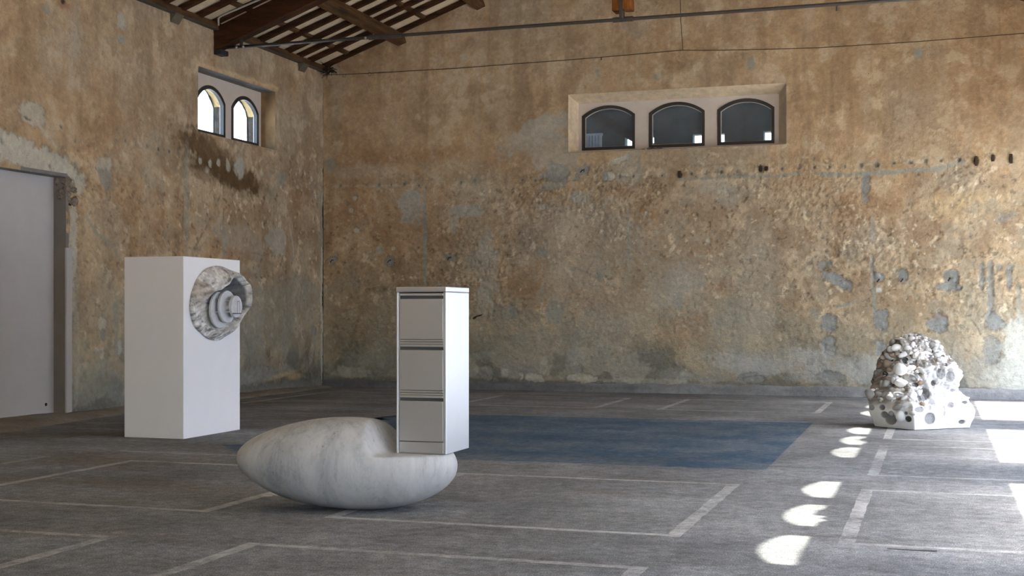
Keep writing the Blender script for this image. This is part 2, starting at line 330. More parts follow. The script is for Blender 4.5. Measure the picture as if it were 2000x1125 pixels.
BACK_PATCHES=[(-9.82,3.6,0.272,0.312,0,'L',0.98),(-9.87,3.67,0.24,0.202,0,'L',0.52),(-8.69,3.47,0.328,0.129,0,'L',0.91),(-8.96,3.22,0.085,0.179,12,'L',0.78),(-8.22,2.39,0.209,0.741,0,'L',0.59),(-8.32,1.75,0.168,0.297,0,'L',0.65),(-8.54,2.47,0.148,0.198,0,'Q',0.65),(-9.01,2.57,0.107,0.08,0,'G',0.9),(-10.3,2.51,0.088,0.101,0,'G',0.95),(-11.54,2.55,0.102,0.072,0,'G',0.85),(-7.75,1.52,0.114,0.138,0,'G',0.9),(-7.91,1.48,0.052,0.157,0,'Q',0.78),(-6.9,1.48,0.162,0.214,8,'Q',0.98),(-6.68,1.11,0.091,0.213,0,'D',0.45),(-6.45,0.66,0.16,0.203,0,'L',1),(-6.47,0.41,0.09,0.058,0,'G',0.6),(-7.91,0.36,0.104,0.098,0,'L',1),(-7.34,0.26,0.266,0.088,-8,'P',0.8),(-7.12,0.48,0.092,0.244,0,'P',0.5),(-6.38,0.26,0.32,0.077,-4,'P',0.8),(-8.27,0.34,0.136,0.138,0,'G',0.6),(-8.43,0.66,0.147,0.079,0,'Q',0.65),(-7.63,0.97,0.165,0.137,0,'Q',0.78),(-7.98,1.01,0.27,0.059,0,'D',0.4),(-7.46,0.37,0.123,0.098,0,'G',0.5),(-6.88,4.14,0.233,0.175,0,'G',0.8),(-6.93,3.91,0.223,0.088,0,'Q',0.78),(-6.35,4.18,0.12,0.097,0,'G',0.85),(-6.46,4.04,0.06,0.068,0,'G',0.6),(-5.81,4.05,0.089,0.086,0,'P',0.8),(-5.91,4.04,0.039,0.086,0,'G',0.7),(-5.6,4.37,0.186,0.048,12,'P',0.8),(-5.69,4.3,0.098,0.038,0,'P',0.6),(-6.43,3.67,0.14,0.145,0,'L',0.65),(-1.2,3.71,0.087,0.199,0,'G',1),(-1.2,3.5,0.07,0.108,0,'G',1),(-1.71,2.09,0.283,0.127,-22,'G',1),(-1.51,1.99,0.123,0.082,-45,'G',0.9),(-1.94,2.34,0.071,0.082,0,'G',0.85),(-1.8,2.35,0.044,0.064,0,'G',0.85),(-0.97,2.11,0.113,0.099,0,'G',1),(-1.08,2.31,0.026,0.216,0,'G',0.9),(-1.07,2.09,0.035,0.108,0,'G',0.9),(-1.05,1.73,0.035,0.288,3,'Q',1),(-0.56,2.14,0.094,0.098,0,'G',1),(0.24,2.09,0.109,0.124,0,'G',1),(0.19,1.94,0.185,0.071,0,'G',0.95),(0.36,1.92,0.05,0.044,0,'G',0.9),(-1.82,1.29,0.133,0.146,0,'G',1),(-1.83,0.91,0.124,0.209,0,'G',0.95),(-0.92,1.37,0.121,0.171,0,'G',1),(-0.94,0.87,0.104,0.153,0,'G',1),(0.02,1.32,0.169,0.133,0,'G',1),(0.07,1.22,0.101,0.071,0,'G',0.9),(0.02,1.44,0.143,0.035,0,'R',0.7),(0.93,1.35,0.148,0.158,0,'G',1),(0.91,0.87,0.132,0.228,0,'G',0.7),(0.73,2.12,0.041,0.185,0,'G',0.75),(0.87,1.92,0.049,0.403,0,'G',0.75),(0.8,2.07,0.074,0.044,0,'G',0.7),(1.01,2.27,0.041,0.053,0,'G',0.7),(1.17,2.13,0.041,0.227,0,'G',0.8),(1.2,2.27,0.065,0.035,30,'G',0.7),(1.33,1.67,0.041,0.392,0,'Q',0.78),(1.28,0.72,0.228,0.698,0,'W',0.75),(1.08,0.36,0.328,0.21,0,'W',0.5),(-3.4,0.59,0.555,0.204,-8,'E',0.75),(-2.9,0.48,0.547,0.166,6,'E',0.6),(-2.17,0.68,0.448,0.201,0,'E',0.7),(-1.99,0.45,0.445,0.128,10,'E',0.7),(-1.11,0.49,0.522,0.234,0,'E',0.7),(-0.34,0.47,0.596,0.214,0,'W',0.5),(-3.26,0.32,0.221,0.083,20,'G',0.8),(-3.12,0.3,0.184,0.074,0,'G',0.8),(-1.77,0.34,0.23,0.091,0,'G',0.8),(-2.49,0.33,0.217,0.073,10,'G',0.5),(-3.96,0.26,0.244,0.066,0,'G',0.5),(-4.57,0.32,0.286,0.132,0,'E',0.35),(-2.67,1.3,0.109,0.12,0,'D',0.5),(-2.14,0.62,0.08,0.064,0,'G',0.5),(-4.53,1.67,0.086,0.151,0,'Q',0.78),(-1.51,1.64,0.193,0.027,12,'Q',1),(-2.08,1.48,0.089,0.11,0,'Q',0.52),(-1.07,2.99,0.052,0.252,0,'L',0.65),(-7.34,4.9,0.767,0.235,30,'L',0.72),(-6.88,4.51,0.506,0.389,0,'L',0.59),(-6.73,5.09,0.453,0.194,25,'L',0.52),(-5.44,4.17,0.215,0.363,0,'L',0.39),(-3.82,3.79,0.28,0.187,0,'L',0.45),(-3.63,3.6,0.223,0.205,0,'L',0.45),(-4.38,1.97,0.38,0.565,0,'L',0.39),(-9.66,4.64,1.951,0.161,1,'O',0.5),(-10.31,4.52,1.321,0.142,0,'O',0.5),(-7.91,4.45,0.519,0.256,0,'O',0.5),(-10.98,4.31,0.671,0.143,0,'L',0.26),(-10.31,3.32,1.321,0.608,0,'O',0.3),(-10.98,2.01,0.671,0.613,0,'D',0.14),(-11.2,1.19,0.506,0.717,0,'D',0.25),(-10.75,1.6,0.612,0.611,0,'D',0.15),(-9.33,2.9,0.645,0.801,0,'O',0.25),(-5.64,3.75,0.274,0.153,0,'O',0.5),(-5.05,3.3,0.386,0.285,0,'O',0.35),(-3.82,2.81,0.467,0.374,0,'O',0.3),(-4.19,1.59,0.378,0.282,0,'O',0.3),(-4.29,1.22,0.284,0.244,0,'R',0.3),(-3.73,1.97,0.224,0.131,0,'R',0.35),(-4.67,2.02,0.478,0.378,0,'L',0.33),(-1.64,3.41,0.971,0.545,0,'O',0.3),(-0.42,3.46,0.683,0.357,0,'O',0.3),(-3.08,1.96,0.367,1.11,0,'L',0.26),(0.59,3.35,0.83,0.247,2,'Y',0.6),(1.08,3.12,0.18,0.07,20,'G',0.5),(0.83,3.3,0.33,0.123,0,'Q',0.33),(-0.42,6.41,0.854,0.357,0,'O',0.2),(1.08,6.31,0.491,0.7,0,'R',0.2),(0.59,4.93,0.996,0.528,0,'O',0.25),(1.08,5.26,0.328,0.35,0,'D',0.15),(-0.31,6.0,0.068,0.089,20,'Q',1),(-3.19,5.99,0.064,0.093,0,'Q',0.78),(-4.91,5.88,0.096,0.085,0,'Q',0.52),(-6.03,5.97,0.049,0.077,0,'Q',0.65),(-5.34,6.84,0.253,0.191,0,'L',0.26),(-4.34,6.06,0.171,0.075,15,'D',0.35),(-4.19,7.09,0.132,0.075,0,'D',0.35),(-8.59,6.71,0.148,0.099,0,'D',0.3),(-8.75,6.47,0.074,0.05,0,'P',0.4),(-9.87,7.5,0.98,0.141,-22,'R',0.55),(-8.9,7.28,0.638,0.12,-10,'R',0.45),(-10.75,6.75,0.667,0.102,-24,'R',0.5),(-11.43,6.48,0.339,0.082,-24,'R',0.5),(-10.15,6.76,0.099,0.162,0,'R',0.6),(-11.65,6.08,0.091,0.144,0,'D',0.4),(-11.48,5.41,0.158,0.925,0,'D',0.22),(-11.6,4.49,0.113,0.165,0,'Q',0.78),(-11.63,3.25,0.114,0.618,0,'R',0.3),(-9.55,2.81,0.043,1.607,0,'Q',0.85),(-5.46,2.84,0.039,0.764,0,'Q',0.65),(-5.27,4.17,0.029,0.343,0,'Q',0.52),(-2.26,6.17,0.036,0.549,0,'D',0.25),(-1.77,5.36,0.027,0.5,0,'D',0.35),(-9.49,7.22,0.054,1.706,0,'O',0.3),(-10.98,0.68,0.246,0.307,0,'D',0.35),(-10.64,0.53,0.555,0.244,0,'Q',0.45),(-11.09,0.29,0.392,0.113,0,'P',0.4),(-10.48,0.59,0.199,0.406,0,'Q',0.39),(-11.43,0.68,0.158,0.462,0,'D',0.35),(-10.31,1.2,0.132,0.223,0,'D',0.3),(-10.48,1.96,0.243,0.081,0,'D',0.45),(-10.53,0.3,0.553,0.122,0,'D',0.3),(-10.98,0.13,0.895,0.061,0,'D',0.7),(-7.75,0.18,1.758,0.049,0,'D',0.4),(-5.25,0.22,0.97,0.048,0,'P',0.3),(-3.35,0.13,2.218,0.037,1.2,'Y',0.55),(-4.77,0.16,1.15,0.028,1.2,'Y',0.4),(-1.55,0.12,0.528,0.036,1.2,'Y',0.5),(-6.88,0.72,0.607,0.486,0,'Q',0.39),(-7.75,1.21,0.724,0.688,0,'Q',0.33),(-6.23,1.6,1.095,0.867,0,'L',0.26),(-11.05,3.78,0.045,0.041,0,'P',0.8),(-11.13,3.54,0.045,0.051,0,'P',0.8),(-11.02,3.14,0.067,0.072,0,'P',0.7),(-10.53,2.74,0.1,0.091,0,'L',0.78),(-0.97,1.9,0.061,0.045,0,'W',0.9),(-0.81,1.62,0.035,0.027,0,'R',0.9),(-5.78,1.69,0.59,0.288,0,'R',0.2),(-6.53,2.85,1.303,0.871,0,'L',0.33),(-5.13,3.35,0.039,0.024,30,'P',0.8),(-6.17,3.5,0.05,0.058,0,'P',0.8),(-7.14,3.5,0.051,0.049,0,'P',0.6),(-5.98,3.02,0.049,0.058,0,'P',0.7),(-3.98,2.81,0.047,0.056,0,'P',0.7),(-3.54,1.69,0.084,0.112,0,'Q',0.45),(-7.14,2.62,0.102,0.088,0,'Q',0.78),(-6.03,2.22,0.089,0.096,0,'Q',0.78)]
BACK_STRIPS=[(-4.53,3.92,-3.63,3.96,0.023,'Q',0.8),(-3.63,3.96,-1.99,3.96,0.028,'Q',0.85),(-1.99,3.96,0.0,3.98,0.036,'Q',0.95),(0.0,3.98,0.42,4.08,0.04,'Q',0.9),(-2.26,2.09,-1.99,1.59,0.046,'D',0.3),(-2.35,2.23,-2.13,2.41,0.027,'D',0.4),(0.54,1.46,0.69,1.1,0.011,'D',0.5),(-11.54,4.02,-9.55,4.01,0.012,'P',0.4),(-11.65,4.13,-6.23,4.01,0.052,'D',0.1),(-6.23,4.07,-4.77,4.04,0.014,'P',0.35),(-4.48,4.19,-3.63,4.18,0.014,'D',0.2),(-1.99,4.13,-0.25,4.11,0.009,'P',0.5),(-8.53,1.38,-8.36,1.45,0.012,'K',0.9),(-6.23,1.5,-6.53,1.02,0.039,'G',0.3)]
BACK_NOTCHES=[(-11.37,4.03,0.026,0),(-11.09,4.03,0.026,0),(-10.81,4.03,0.031,0),(-10.53,4.03,0.03,0),(-10.27,4.03,0.03,0),(-9.99,4.03,0.04,0),(-9.68,3.99,0.03,0),(-9.53,3.95,0.03,0),(-8.8,4.02,0.03,0),(-8.53,4.05,0.04,0),(-7.54,4.04,0.034,0),(-7.29,4.02,0.039,0),(-5.64,4.04,0.033,0),(-5.37,4.04,0.033,0),(-4.83,4.03,0.038,0),(-4.5,4.04,0.042,1),(-4.29,4.05,0.033,0),(-4.01,4.05,0.033,0),(-3.74,4.06,0.028,0),(-3.45,4.06,0.028,0),(-3.03,4.09,0.055,1),(-2.93,4.09,0.046,1),(-2.65,4.08,0.032,0),(-2.35,4.08,0.027,0),(-2.08,4.08,0.032,0),(-1.82,4.08,0.032,0),(-1.55,4.08,0.032,0),(-1.27,4.1,0.036,0),(-1.0,4.1,0.04,0),(-0.72,4.11,0.04,0),(-0.44,4.11,0.045,0),(-0.19,4.13,0.044,0),(0.07,4.13,0.04,0),(0.36,4.13,0.04,0),(0.64,4.1,0.044,1),(0.91,4.14,0.044,1),(1.2,4.12,0.048,1),(0.29,3.91,0.027,0),(-0.31,3.9,0.027,0),(-6.33,4.18,0.024,0),(-0.97,2.08,0.022,0),(-0.57,2.08,0.022,0),(0.21,2.09,0.022,0),(-11.54,2.55,0.021,0),(-10.29,2.53,0.025,0),(-9.02,2.57,0.02,0),(-0.31,2.17,0.018,0),(-1.15,1.74,0.018,0),(-0.51,1.72,0.022,0),(-6.7,1.4,0.029,0),(-8.11,1.53,0.035,0),(-1.94,2.82,0.018,0),(-0.31,2.51,0.018,0)]
LEFT_PATCHES=[(15.53,5.86,0.182,0.087,0,'R',0.7),(15.51,5.9,0.057,0.036,0,'K',0.9),(16.49,3.69,0.188,0.114,0,'P',0.7),(16.49,3.48,0.163,0.137,0,'Q',0.91),(14.82,3.63,1.218,0.189,-10,'P',0.85),(14.88,4.22,0.233,0.168,-20,'P',0.7),(14.41,3.69,0.303,0.205,0,'P',0.5),(15.59,3.54,0.297,0.145,-10,'P',0.7),(15.88,3.31,0.106,0.133,0,'P',0.6),(16.9,5.91,0.117,0.14,0,'L',0.91),(16.9,5.65,0.117,0.078,0,'Q',0.91),(15.17,5.7,0.087,0.057,0,'Q',0.65),(19.75,4.08,1.421,0.3,-16,'K2',0.7),(19.26,4.2,0.809,0.19,-16,'K2',0.6),(19.92,3.88,1.028,0.142,-8,'K2',0.75),(21.0,3.82,0.654,0.149,-10,'K2',0.35),(22.17,4.23,0.512,0.292,0,'D',0.2),(19.23,3.96,0.613,0.242,-10,'K2',0.5),(20.45,3.86,0.858,0.182,-8,'K2',0.55),(19.13,4.04,0.056,0.06,0,'P',0.7),(19.44,4.04,0.066,0.087,0,'P',0.7),(19.72,4.07,0.067,0.079,0,'P',0.65),(20.03,4.07,0.069,0.116,12,'P',0.6),(20.41,4.07,0.178,0.191,0,'L',1),(19.34,3.9,0.081,0.069,0,'P',0.4),(21.2,4.03,0.057,0.047,0,'P',0.6),(21.49,4.06,0.058,0.066,0,'Q',0.78),(21.93,3.99,0.181,0.116,20,'Q',0.78),(22.61,3.92,0.064,0.04,0,'P',0.6),(21.77,2.84,0.397,0.249,0,'L',0.72),(20.27,2.81,1.058,0.253,-8,'L',0.39),(18.71,3.44,0.077,0.928,0,'Q',0.52),(18.51,3.84,0.151,0.502,0,'D',0.25),(18.4,2.67,0.12,0.25,0,'D',0.5),(17.75,2.63,0.848,0.242,0,'O',0.3),(17.07,2.99,0.795,0.469,0,'O',0.25),(16.43,2.79,0.498,0.455,0,'L',0.2),(16.18,2.47,0.364,0.524,0,'Y',0.3),(19.89,2.74,0.085,0.284,0,'Q',0.72),(16.43,1.33,0.099,0.106,0,'P',0.7),(16.46,1.16,0.062,0.091,0,'G',0.7),(16.43,0.89,0.062,0.121,0,'P',0.7),(16.28,0.95,0.061,0.045,0,'W',0.8),(16.84,0.96,0.065,0.108,0,'W',0.7),(16.78,1.42,0.064,0.463,0,'Q',0.65),(15.94,0.83,0.19,0.296,0,'Q',0.39),(16.06,0.68,0.24,0.104,0,'P',0.5),(16.3,0.52,0.369,0.377,0,'Q',0.72),(16.81,0.34,0.232,0.232,0,'G',0.5),(15.94,0.32,0.237,0.222,0,'Q',0.65),(16.06,0.9,0.36,0.447,0,'Y',0.25),(21.47,0.74,0.175,0.133,30,'D',0.7),(21.87,1.6,0.06,0.866,0,'D',0.2),(22.13,2.08,0.082,0.369,0,'D',0.4),(23.3,1.13,0.134,0.112,0,'G',0.7),(23.19,0.69,0.088,0.223,-15,'P',0.5),(23.02,0.7,0.262,0.221,0,'D',0.35),(21.77,1.5,0.795,0.575,0,'Q',0.52),(22.59,1.9,0.529,0.297,0,'Q',0.45),(21.0,0.66,0.374,0.372,0,'Q',0.52),(22.17,0.43,1.026,0.253,0,'D',0.4),(21.0,0.34,0.748,0.167,0,'G',0.6),(22.17,0.25,1.438,0.078,4,'D',0.7),(23.02,0.27,0.655,0.141,0,'D',0.5),(21.97,0.31,0.605,0.039,6,'Y',0.5),(22.48,0.27,0.294,0.059,0,'Y',0.5),(21.0,1.59,0.299,0.744,0,'L',0.26),(23.69,2.02,0.08,2.06,0,'P',0.85),(23.64,3.35,0.069,0.617,0,'Q',0.78),(17.47,3.97,0.826,0.399,0,'L',0.16),(17.33,4.59,0.679,0.396,0,'O',0.2),(16.43,4.61,0.747,0.683,0,'O',0.25),(14.82,4.92,0.316,0.489,0,'D',0.15),(15.59,5.14,0.572,0.436,0,'L',0.2),(15.82,5.55,0.117,0.441,0,'L',0.26),(14.41,4.64,0.303,0.41,0,'O',0.2),(18.33,4.65,0.298,0.498,0,'O',0.2),(21.09,4.77,0.301,0.373,0,'O',0.3),(21.47,5.0,0.233,0.189,0,'L',0.45),(22.17,5.2,0.82,0.389,0,'L',0.2),(22.8,3.39,0.645,0.598,0,'O',0.3),(23.24,4.24,0.4,0.507,0,'O',0.15),(15.76,2.53,0.093,0.587,0,'P',0.75),(15.73,1.87,0.058,0.439,0,'P',0.6),(15.82,0.91,0.07,0.809,0,'P',0.25),(22.17,3.15,1.232,0.292,0,'D',0.12),(20.45,2.32,0.357,0.545,0,'O',0.25)]
LEFT_STRIPS=[(19.75,3.49,19.34,2.97,0.014,'D',0.65),(19.34,2.97,18.91,2.52,0.017,'D',0.55),(16.06,2.91,16.3,2.67,0.03,'Q',0.6),(16.3,2.67,16.87,2.31,0.03,'Q',0.65),(19.87,3.72,19.87,3.05,0.011,'D',0.6),(18.59,3.51,18.59,2.42,0.01,'D',0.5),(14.61,4.16,14.98,4.07,0.01,'K',0.6),(14.98,4.07,15.36,3.8,0.021,'P',0.5),(18.78,4.89,18.71,4.12,0.025,'D',0.2),(17.89,6.14,17.92,5.49,0.008,'D',0.5),(22.17,3.54,22.48,2.58,0.015,'P',0.4),(18.63,2.55,22.17,2.57,0.01,'D',0.35),(21.18,4.5,21.87,4.52,0.009,'D',0.4),(15.3,5.83,15.32,5.66,0.007,'D',0.5)]
LEFT_NOTCHES=[(16.77,4.11,0.027,0),(17.0,4.11,0.027,0),(17.27,4.1,0.032,0),(17.58,4.1,0.036,0),(17.89,4.09,0.033,0),(18.18,4.09,0.033,0),(18.51,4.09,0.033,0),(18.85,4.08,0.034,0),(15.48,4.12,0.029,0),(14.26,3.77,0.03,0),(15.25,3.75,0.021,0),(15.8,3.96,0.026,0),(15.8,3.59,0.037,0),(15.25,3.54,0.036,0),(18.45,3.23,0.029,0),(18.18,3.3,0.015,0),(16.68,3.24,0.015,0),(16.58,2.87,0.015,0)]

KW = 2.0     # display value at mid light -> albedo
def alb(r, g, b, sat=0.78):
    c = lin(r, g, b) * KW; l = c @ np.array([.2126, .7152, .0722]); return (l + (c - l) * sat) * np.array([.93, 1.0, 1.0])
PC = {k: alb(*v) for k, v in dict(
    L=(140, 131, 117), G=(112, 109, 104), Q=(120, 114, 100), P=(156, 146, 128), E=(138, 133, 126), D=(72, 62, 48), O=(128, 88, 48), R=(122, 76, 40),
    Y=(172, 142, 96), W=(152, 148, 136), K=(34, 26, 18), K2=(78, 54, 24)).items()}

def paint_wall(U, V, col, h, patches, strips, notches, seed):
    us, vs = U[0], V[:, 0]
    n1 = fbm(U, V, 2.2, 4, seed + 1) - 0.5; n2 = fbm(U, V, 9.0, 3, seed + 2) - 0.5; n3 = fbm(U, V, 24.0, 2, seed + 3) - 0.5
    def win(u0, u1, v0, v1):
        i0, i1 = np.searchsorted(us, [u0, u1]); j0, j1 = np.searchsorted(vs, [v0, v1]); return slice(j0, j1), slice(i0, i1)
    for (cu, cv, ru, rv, rot, t, s) in patches:
        R = max(ru, rv) * 1.9 + 0.05; sl = win(cu - R, cu + R, cv - R, cv + R)
        u = U[sl] - cu; v = V[sl] - cv
        if u.size == 0: continue
        c, n = math.cos(math.radians(rot)), math.sin(math.radians(rot))
        d = np.sqrt(((u * c + v * n) / ru) ** 2 + ((-u * n + v * c) / rv) ** 2)
        big = min(1.0, 0.35 / max(0.08, min(ru, rv)))
        d = d + n1[sl] * 1.1 * (1 - 0.5 * big) + n2[sl] * 0.9 + n3[sl] * 0.35
        if t in ('G', 'P'): soft = 0.10
        elif t in ('L', 'Q', 'W', 'K', 'K2'): soft = 0.24
        elif t == 'E': soft = 0.45
        else: soft = 0.65
        m = sstep(1 + soft, 1 - soft, d) * s
        if t in ('D', 'O', 'R', 'Y'): m = m * np.clip(0.75 + 1.6 * n2[sl] + 1.2 * n3[sl], 0, 1.2)
        m = np.clip(m, 0, 1)
        if t in ('G', 'P') and s > 0.55:
            edge = np.exp(-((d - 1.02) / 0.10) ** 2) * 0.45 * s
            col[sl] *= (1 - edge)[..., None]
            h[sl] -= 0.012 * sstep(1.15, 0.9, d)
        col[sl] = col[sl] * (1 - m)[..., None] + PC[t] * (1 + 0.35 * n2[sl] + 0.25 * n1[sl])[..., None] * m[..., None]
    for (u0, v0, u1, v1, w, t, s) in strips:
        R = w * 3 + 0.08; sl = win(min(u0, u1) - R, max(u0, u1) + R, min(v0, v1) - R, max(v0, v1) + R)
        u = U[sl] - u0; v = V[sl] - v0; du, dv = u1 - u0, v1 - v0; L2 = du * du + dv * dv
        tt = np.clip((u * du + v * dv) / L2, 0, 1)
        d = np.hypot(u - tt * du + n1[sl] * 0.10, v - tt * dv + n1[sl] * 0.10) + n2[sl] * 0.04
        m = np.clip(sstep(w * 1.4 + 0.004, w * 0.6, d) * s, 0, 1)
        col[sl] = col[sl] * (1 - m)[..., None] + PC[t] * m[..., None]
        if t in ('D', 'K'): h[sl] -= 0.01 * m
    rng = np.random.default_rng(seed)
    for (cu, cv, r, dark) in notches:
        R = r * 4 + 0.1; sl = win(cu - R, cu + R, cv - R, cv + R); u = U[sl] - cu; v = V[sl] - cv
        wd, hg = (0.62, 1.3) if dark else (0.5 + 0.4 * rng.random(), 0.6 + 0.5 * rng.random())
        d = np.sqrt((u / (r * wd)) ** 2 + (v / (r * hg)) ** 2) + n2[sl] * 1.2
        if not dark:
            m = sstep(2.4, 1.4, d) * 0.45; col[sl] = col[sl] * (1 - m)[..., None] + PC['Q'] * m[..., None]
        m = sstep(1.15, 0.75, d) * (0.9 if dark else 0.35 + 0.35 * rng.random())
        col[sl] = col[sl] * (1 - m)[..., None] + PC['K'] * 1.2 * m[..., None]
        h[sl] -= 0.03 * m
    return n1, n2, n3

def wall_base(U, V, seed, right=None):
    a = fbm(U, V, 0.35, 4, seed + 20); b = fbm(U, V, 1.1, 5, seed + 21); c = fbm(U, V, 3.2, 5, seed + 22, 0.6)
    st = fbm(U * 4.5, V * 0.45, 1.0, 4, seed + 23); f = fbm(U, V, 12, 4, seed + 24, 0.65)
    K = alb
    col = np.empty(U.shape + (3,)); col[:] = K(143, 116, 84)
    def mx(t, m):
        nonlocal col
        m = np.clip(m, 0, 1)[..., None]; col = col * (1 - m) + t * m
    mx(K(158, 121, 78), sstep(0.46, 0.62, a) * 0.6)
    mx(K(133, 113, 90), sstep(0.52, 0.36, a) * 0.6)
    mx(K(124, 94, 58), sstep(0.52, 0.66, b) * 0.42)
    mx(K(168, 143, 110), sstep(0.55, 0.70, c) * 0.55)
    mx(K(116, 86, 56), sstep(0.46, 0.30, c) * 0.32)
    mx(K(150, 128, 100), sstep(0.56, 0.72, st) * 0.35)
    mx(K(110, 84, 56), sstep(0.44, 0.30, st) * 0.30)
    col *= (0.86 + 0.28 * f)[..., None]
    # rough, scaling band in the middle of the wall
    rough = sstep(0.47, 0.60, fbm(U, V, 0.6, 3, seed + 25)) * sstep(4.6, 3.8, V) * sstep(0.9, 1.7, V)
    g = fbm(U, V, 15, 3, seed + 26, 0.7); pit = sstep(0.40, 0.30, g) * rough
    mx(K(88, 66, 42), pit * 0.4); mx(K(172, 146, 108), sstep(0.62, 0.72, g) * rough * 0.4)
    # old coats broken off in hard-edged scales, chips and dark specks
    low = sstep(5.2, 3.2, V + (a - .5) * 2)
    f1 = fbm(U, V, 1.4, 6, seed + 30, .62); f2 = fbm(U, V, 2.3, 6, seed + 31, .62); f3 = fbm(U, V, 7.5, 4, seed + 32, .6); f4 = fbm(U, V, 11, 3, seed + 33, .6)
    s1 = sstep(.575, .59, f1); s2 = sstep(.60, .615, f2)
    mx(K(160, 136, 104), s1 * (.08 + .26 * low)); mx(K(122, 112, 94), s2 * (.06 + .32 * low)); mx(K(104, 78, 48), sstep(.41, .395, f2) * (.06 + .22 * low))
    e1 = np.exp(-((f1 - .58) / .006) ** 2) + np.exp(-((f2 - .606) / .006) ** 2); mx(K(70, 52, 34), np.clip(e1, 0, 1) * (.03 + .2 * low))
    mx(K(186, 166, 134), sstep(.715, .735, f3) * (.12 + .4 * low)); mx(K(52, 38, 26), sstep(.27, .24, f4) * .5 * (.15 + .85 * low))
    # rising damp: grey, greenish foot of the wall
    e = V + (b - 0.5) * 1.8 + (c - 0.5) * 1.2
    mx(K(128, 120, 102), sstep(2.4, 0.9, e) * 0.55); mx(K(118, 114, 106), sstep(1.1, 0.3, e) * 0.65)
    mx(K(74, 72, 62), sstep(0.53, 0.62, fbm(U, V, 2.2, 5, seed + 28)) * sstep(1.4, 0.4, V) * 0.6)
    mx(K(84, 80, 74), sstep(0.26, 0.18, V + (c - 0.5) * 0.15) * 0.7)
    h = -(s1 * .006 + s2 * .008) * low + (b - 0.5) * 0.03 + (f - 0.5) * 0.012 + (g - 0.5) * 0.03 * (0.25 + rough)
    return col, h

# ================================================================== SETTING
# ---- back wall
def span(a, b, s): return np.linspace(a, b, max(2, int(round((b - a) / s)) + 1))
NX0, NX1, NZ0, NZ1 = -6.63, -2.57, 4.52, 5.62
us = np.unique(np.round(np.concatenate([span(XL, NX0, .02), span(NX0, NX1, .02), span(NX1, 2.6, .02)]), 5))
vs = np.unique(np.round(np.concatenate([span(0, NZ0, .02), span(NZ0, NZ1, .02), span(NZ1, 7.8, .02), span(7.8, 9.2, .05)]), 5))
U, V = np.meshgrid(us, vs)
col, h = wall_base(U, V, 3)
paint_wall(U, V, col, h, BACK_PATCHES, BACK_STRIPS, BACK_NOTCHES, 5)
edge = np.minimum(np.minimum(np.abs(U - NX0), np.abs(U - NX1)), 9) ; ins = (U > NX0 - .06) & (U < NX1 + .06) & (V > NZ0 - .06) & (V < NZ1 + .06)
h[ins] *= 0.15
P = np.stack([U, YB - h, V], -1)
uc, vc = (us[:-1] + us[1:]) / 2, (vs[:-1] + vs[1:]) / 2
UC, VC = np.meshgrid(uc, vc)
keep = ~((UC > NX0) & (UC < NX1) & (VC > NZ0) & (VC < NZ1)) & (VC < Z0 + SLOPE * np.minimum(UC - XL, 2 * XRIDGE - UC - XL) + 0.25)
wall_back = empty('wall_back'); tag(wall_back, kind='structure')
grid_obj('plaster_face', P, keep, col, M['plaster'], wall_back)
def poly_plate(name, outer, holes, to3, d, m, parent):
    """plate with holes: outline and holes are 2-D loops, to3 maps (u,v)->3-D, d = thickness vector"""
    loops = [outer] + holes
    tri = geometry.tessellate_polygon([[Vector((p[0], p[1], 0)) for p in lp] for lp in loops])
    flat = [p for lp in loops for p in lp]; n = len(flat); d = Vector(d)
    V_ = [Vector(to3(*p)) for p in flat]; V_ += [v + d for v in V_]
    F_ = [tuple(t) for t in tri] + [tuple(i + n for i in reversed(t)) for t in tri]; o = 0
    for lp in loops:
        for i in range(len(lp)):
            a, b = o + i, o + (i + 1) % len(lp); F_.append((a, b, b + n, a + n))
        o += len(lp)
    bm = bmesh.new(); vv = [bm.verts.new(v) for v in V_]
    for f in F_:
        try: bm.faces.new([vv[i] for i in f])
        except ValueError: pass
    return bm_obj(name, bm, m, parent)
# upper gable beyond the picture's top edge, the part over the right side included
boxo('gable_core', XL - 0.4, NX0, YB + 0.10, YB + 0.40, 0, 6.6, M['concrete'], wall_back)
boxo('gable_core', NX1, XR + 0.4, YB + 0.10, YB + 0.40, 0, 6.6, M['concrete'], wall_back)
boxo('gable_core', NX0, NX1, YB + 0.10, YB + 0.40, 0, NZ0 - 0.02, M['concrete'], wall_back)
boxo('gable_core', NX0, NX1, YB + 0.10, YB + 0.40, NZ1 + 0.02, 6.6, M['concrete'], wall_back)
bm = bmesh.new(); zt = Z0 + SLOPE * (XRIDGE - XL)
prism(bm, [(XL - .4, YB + .10, 6.5), (XR + .4, YB + .10, 6.5), (XR + .4, YB + .10, 6.7), (XRIDGE, YB + .10, zt + .15), (XL - .4, YB + .10, 6.4)], (0, .3, 0))
bm_obj('gable_core', bm, M['plaster' if False else 'niche'], wall_back)
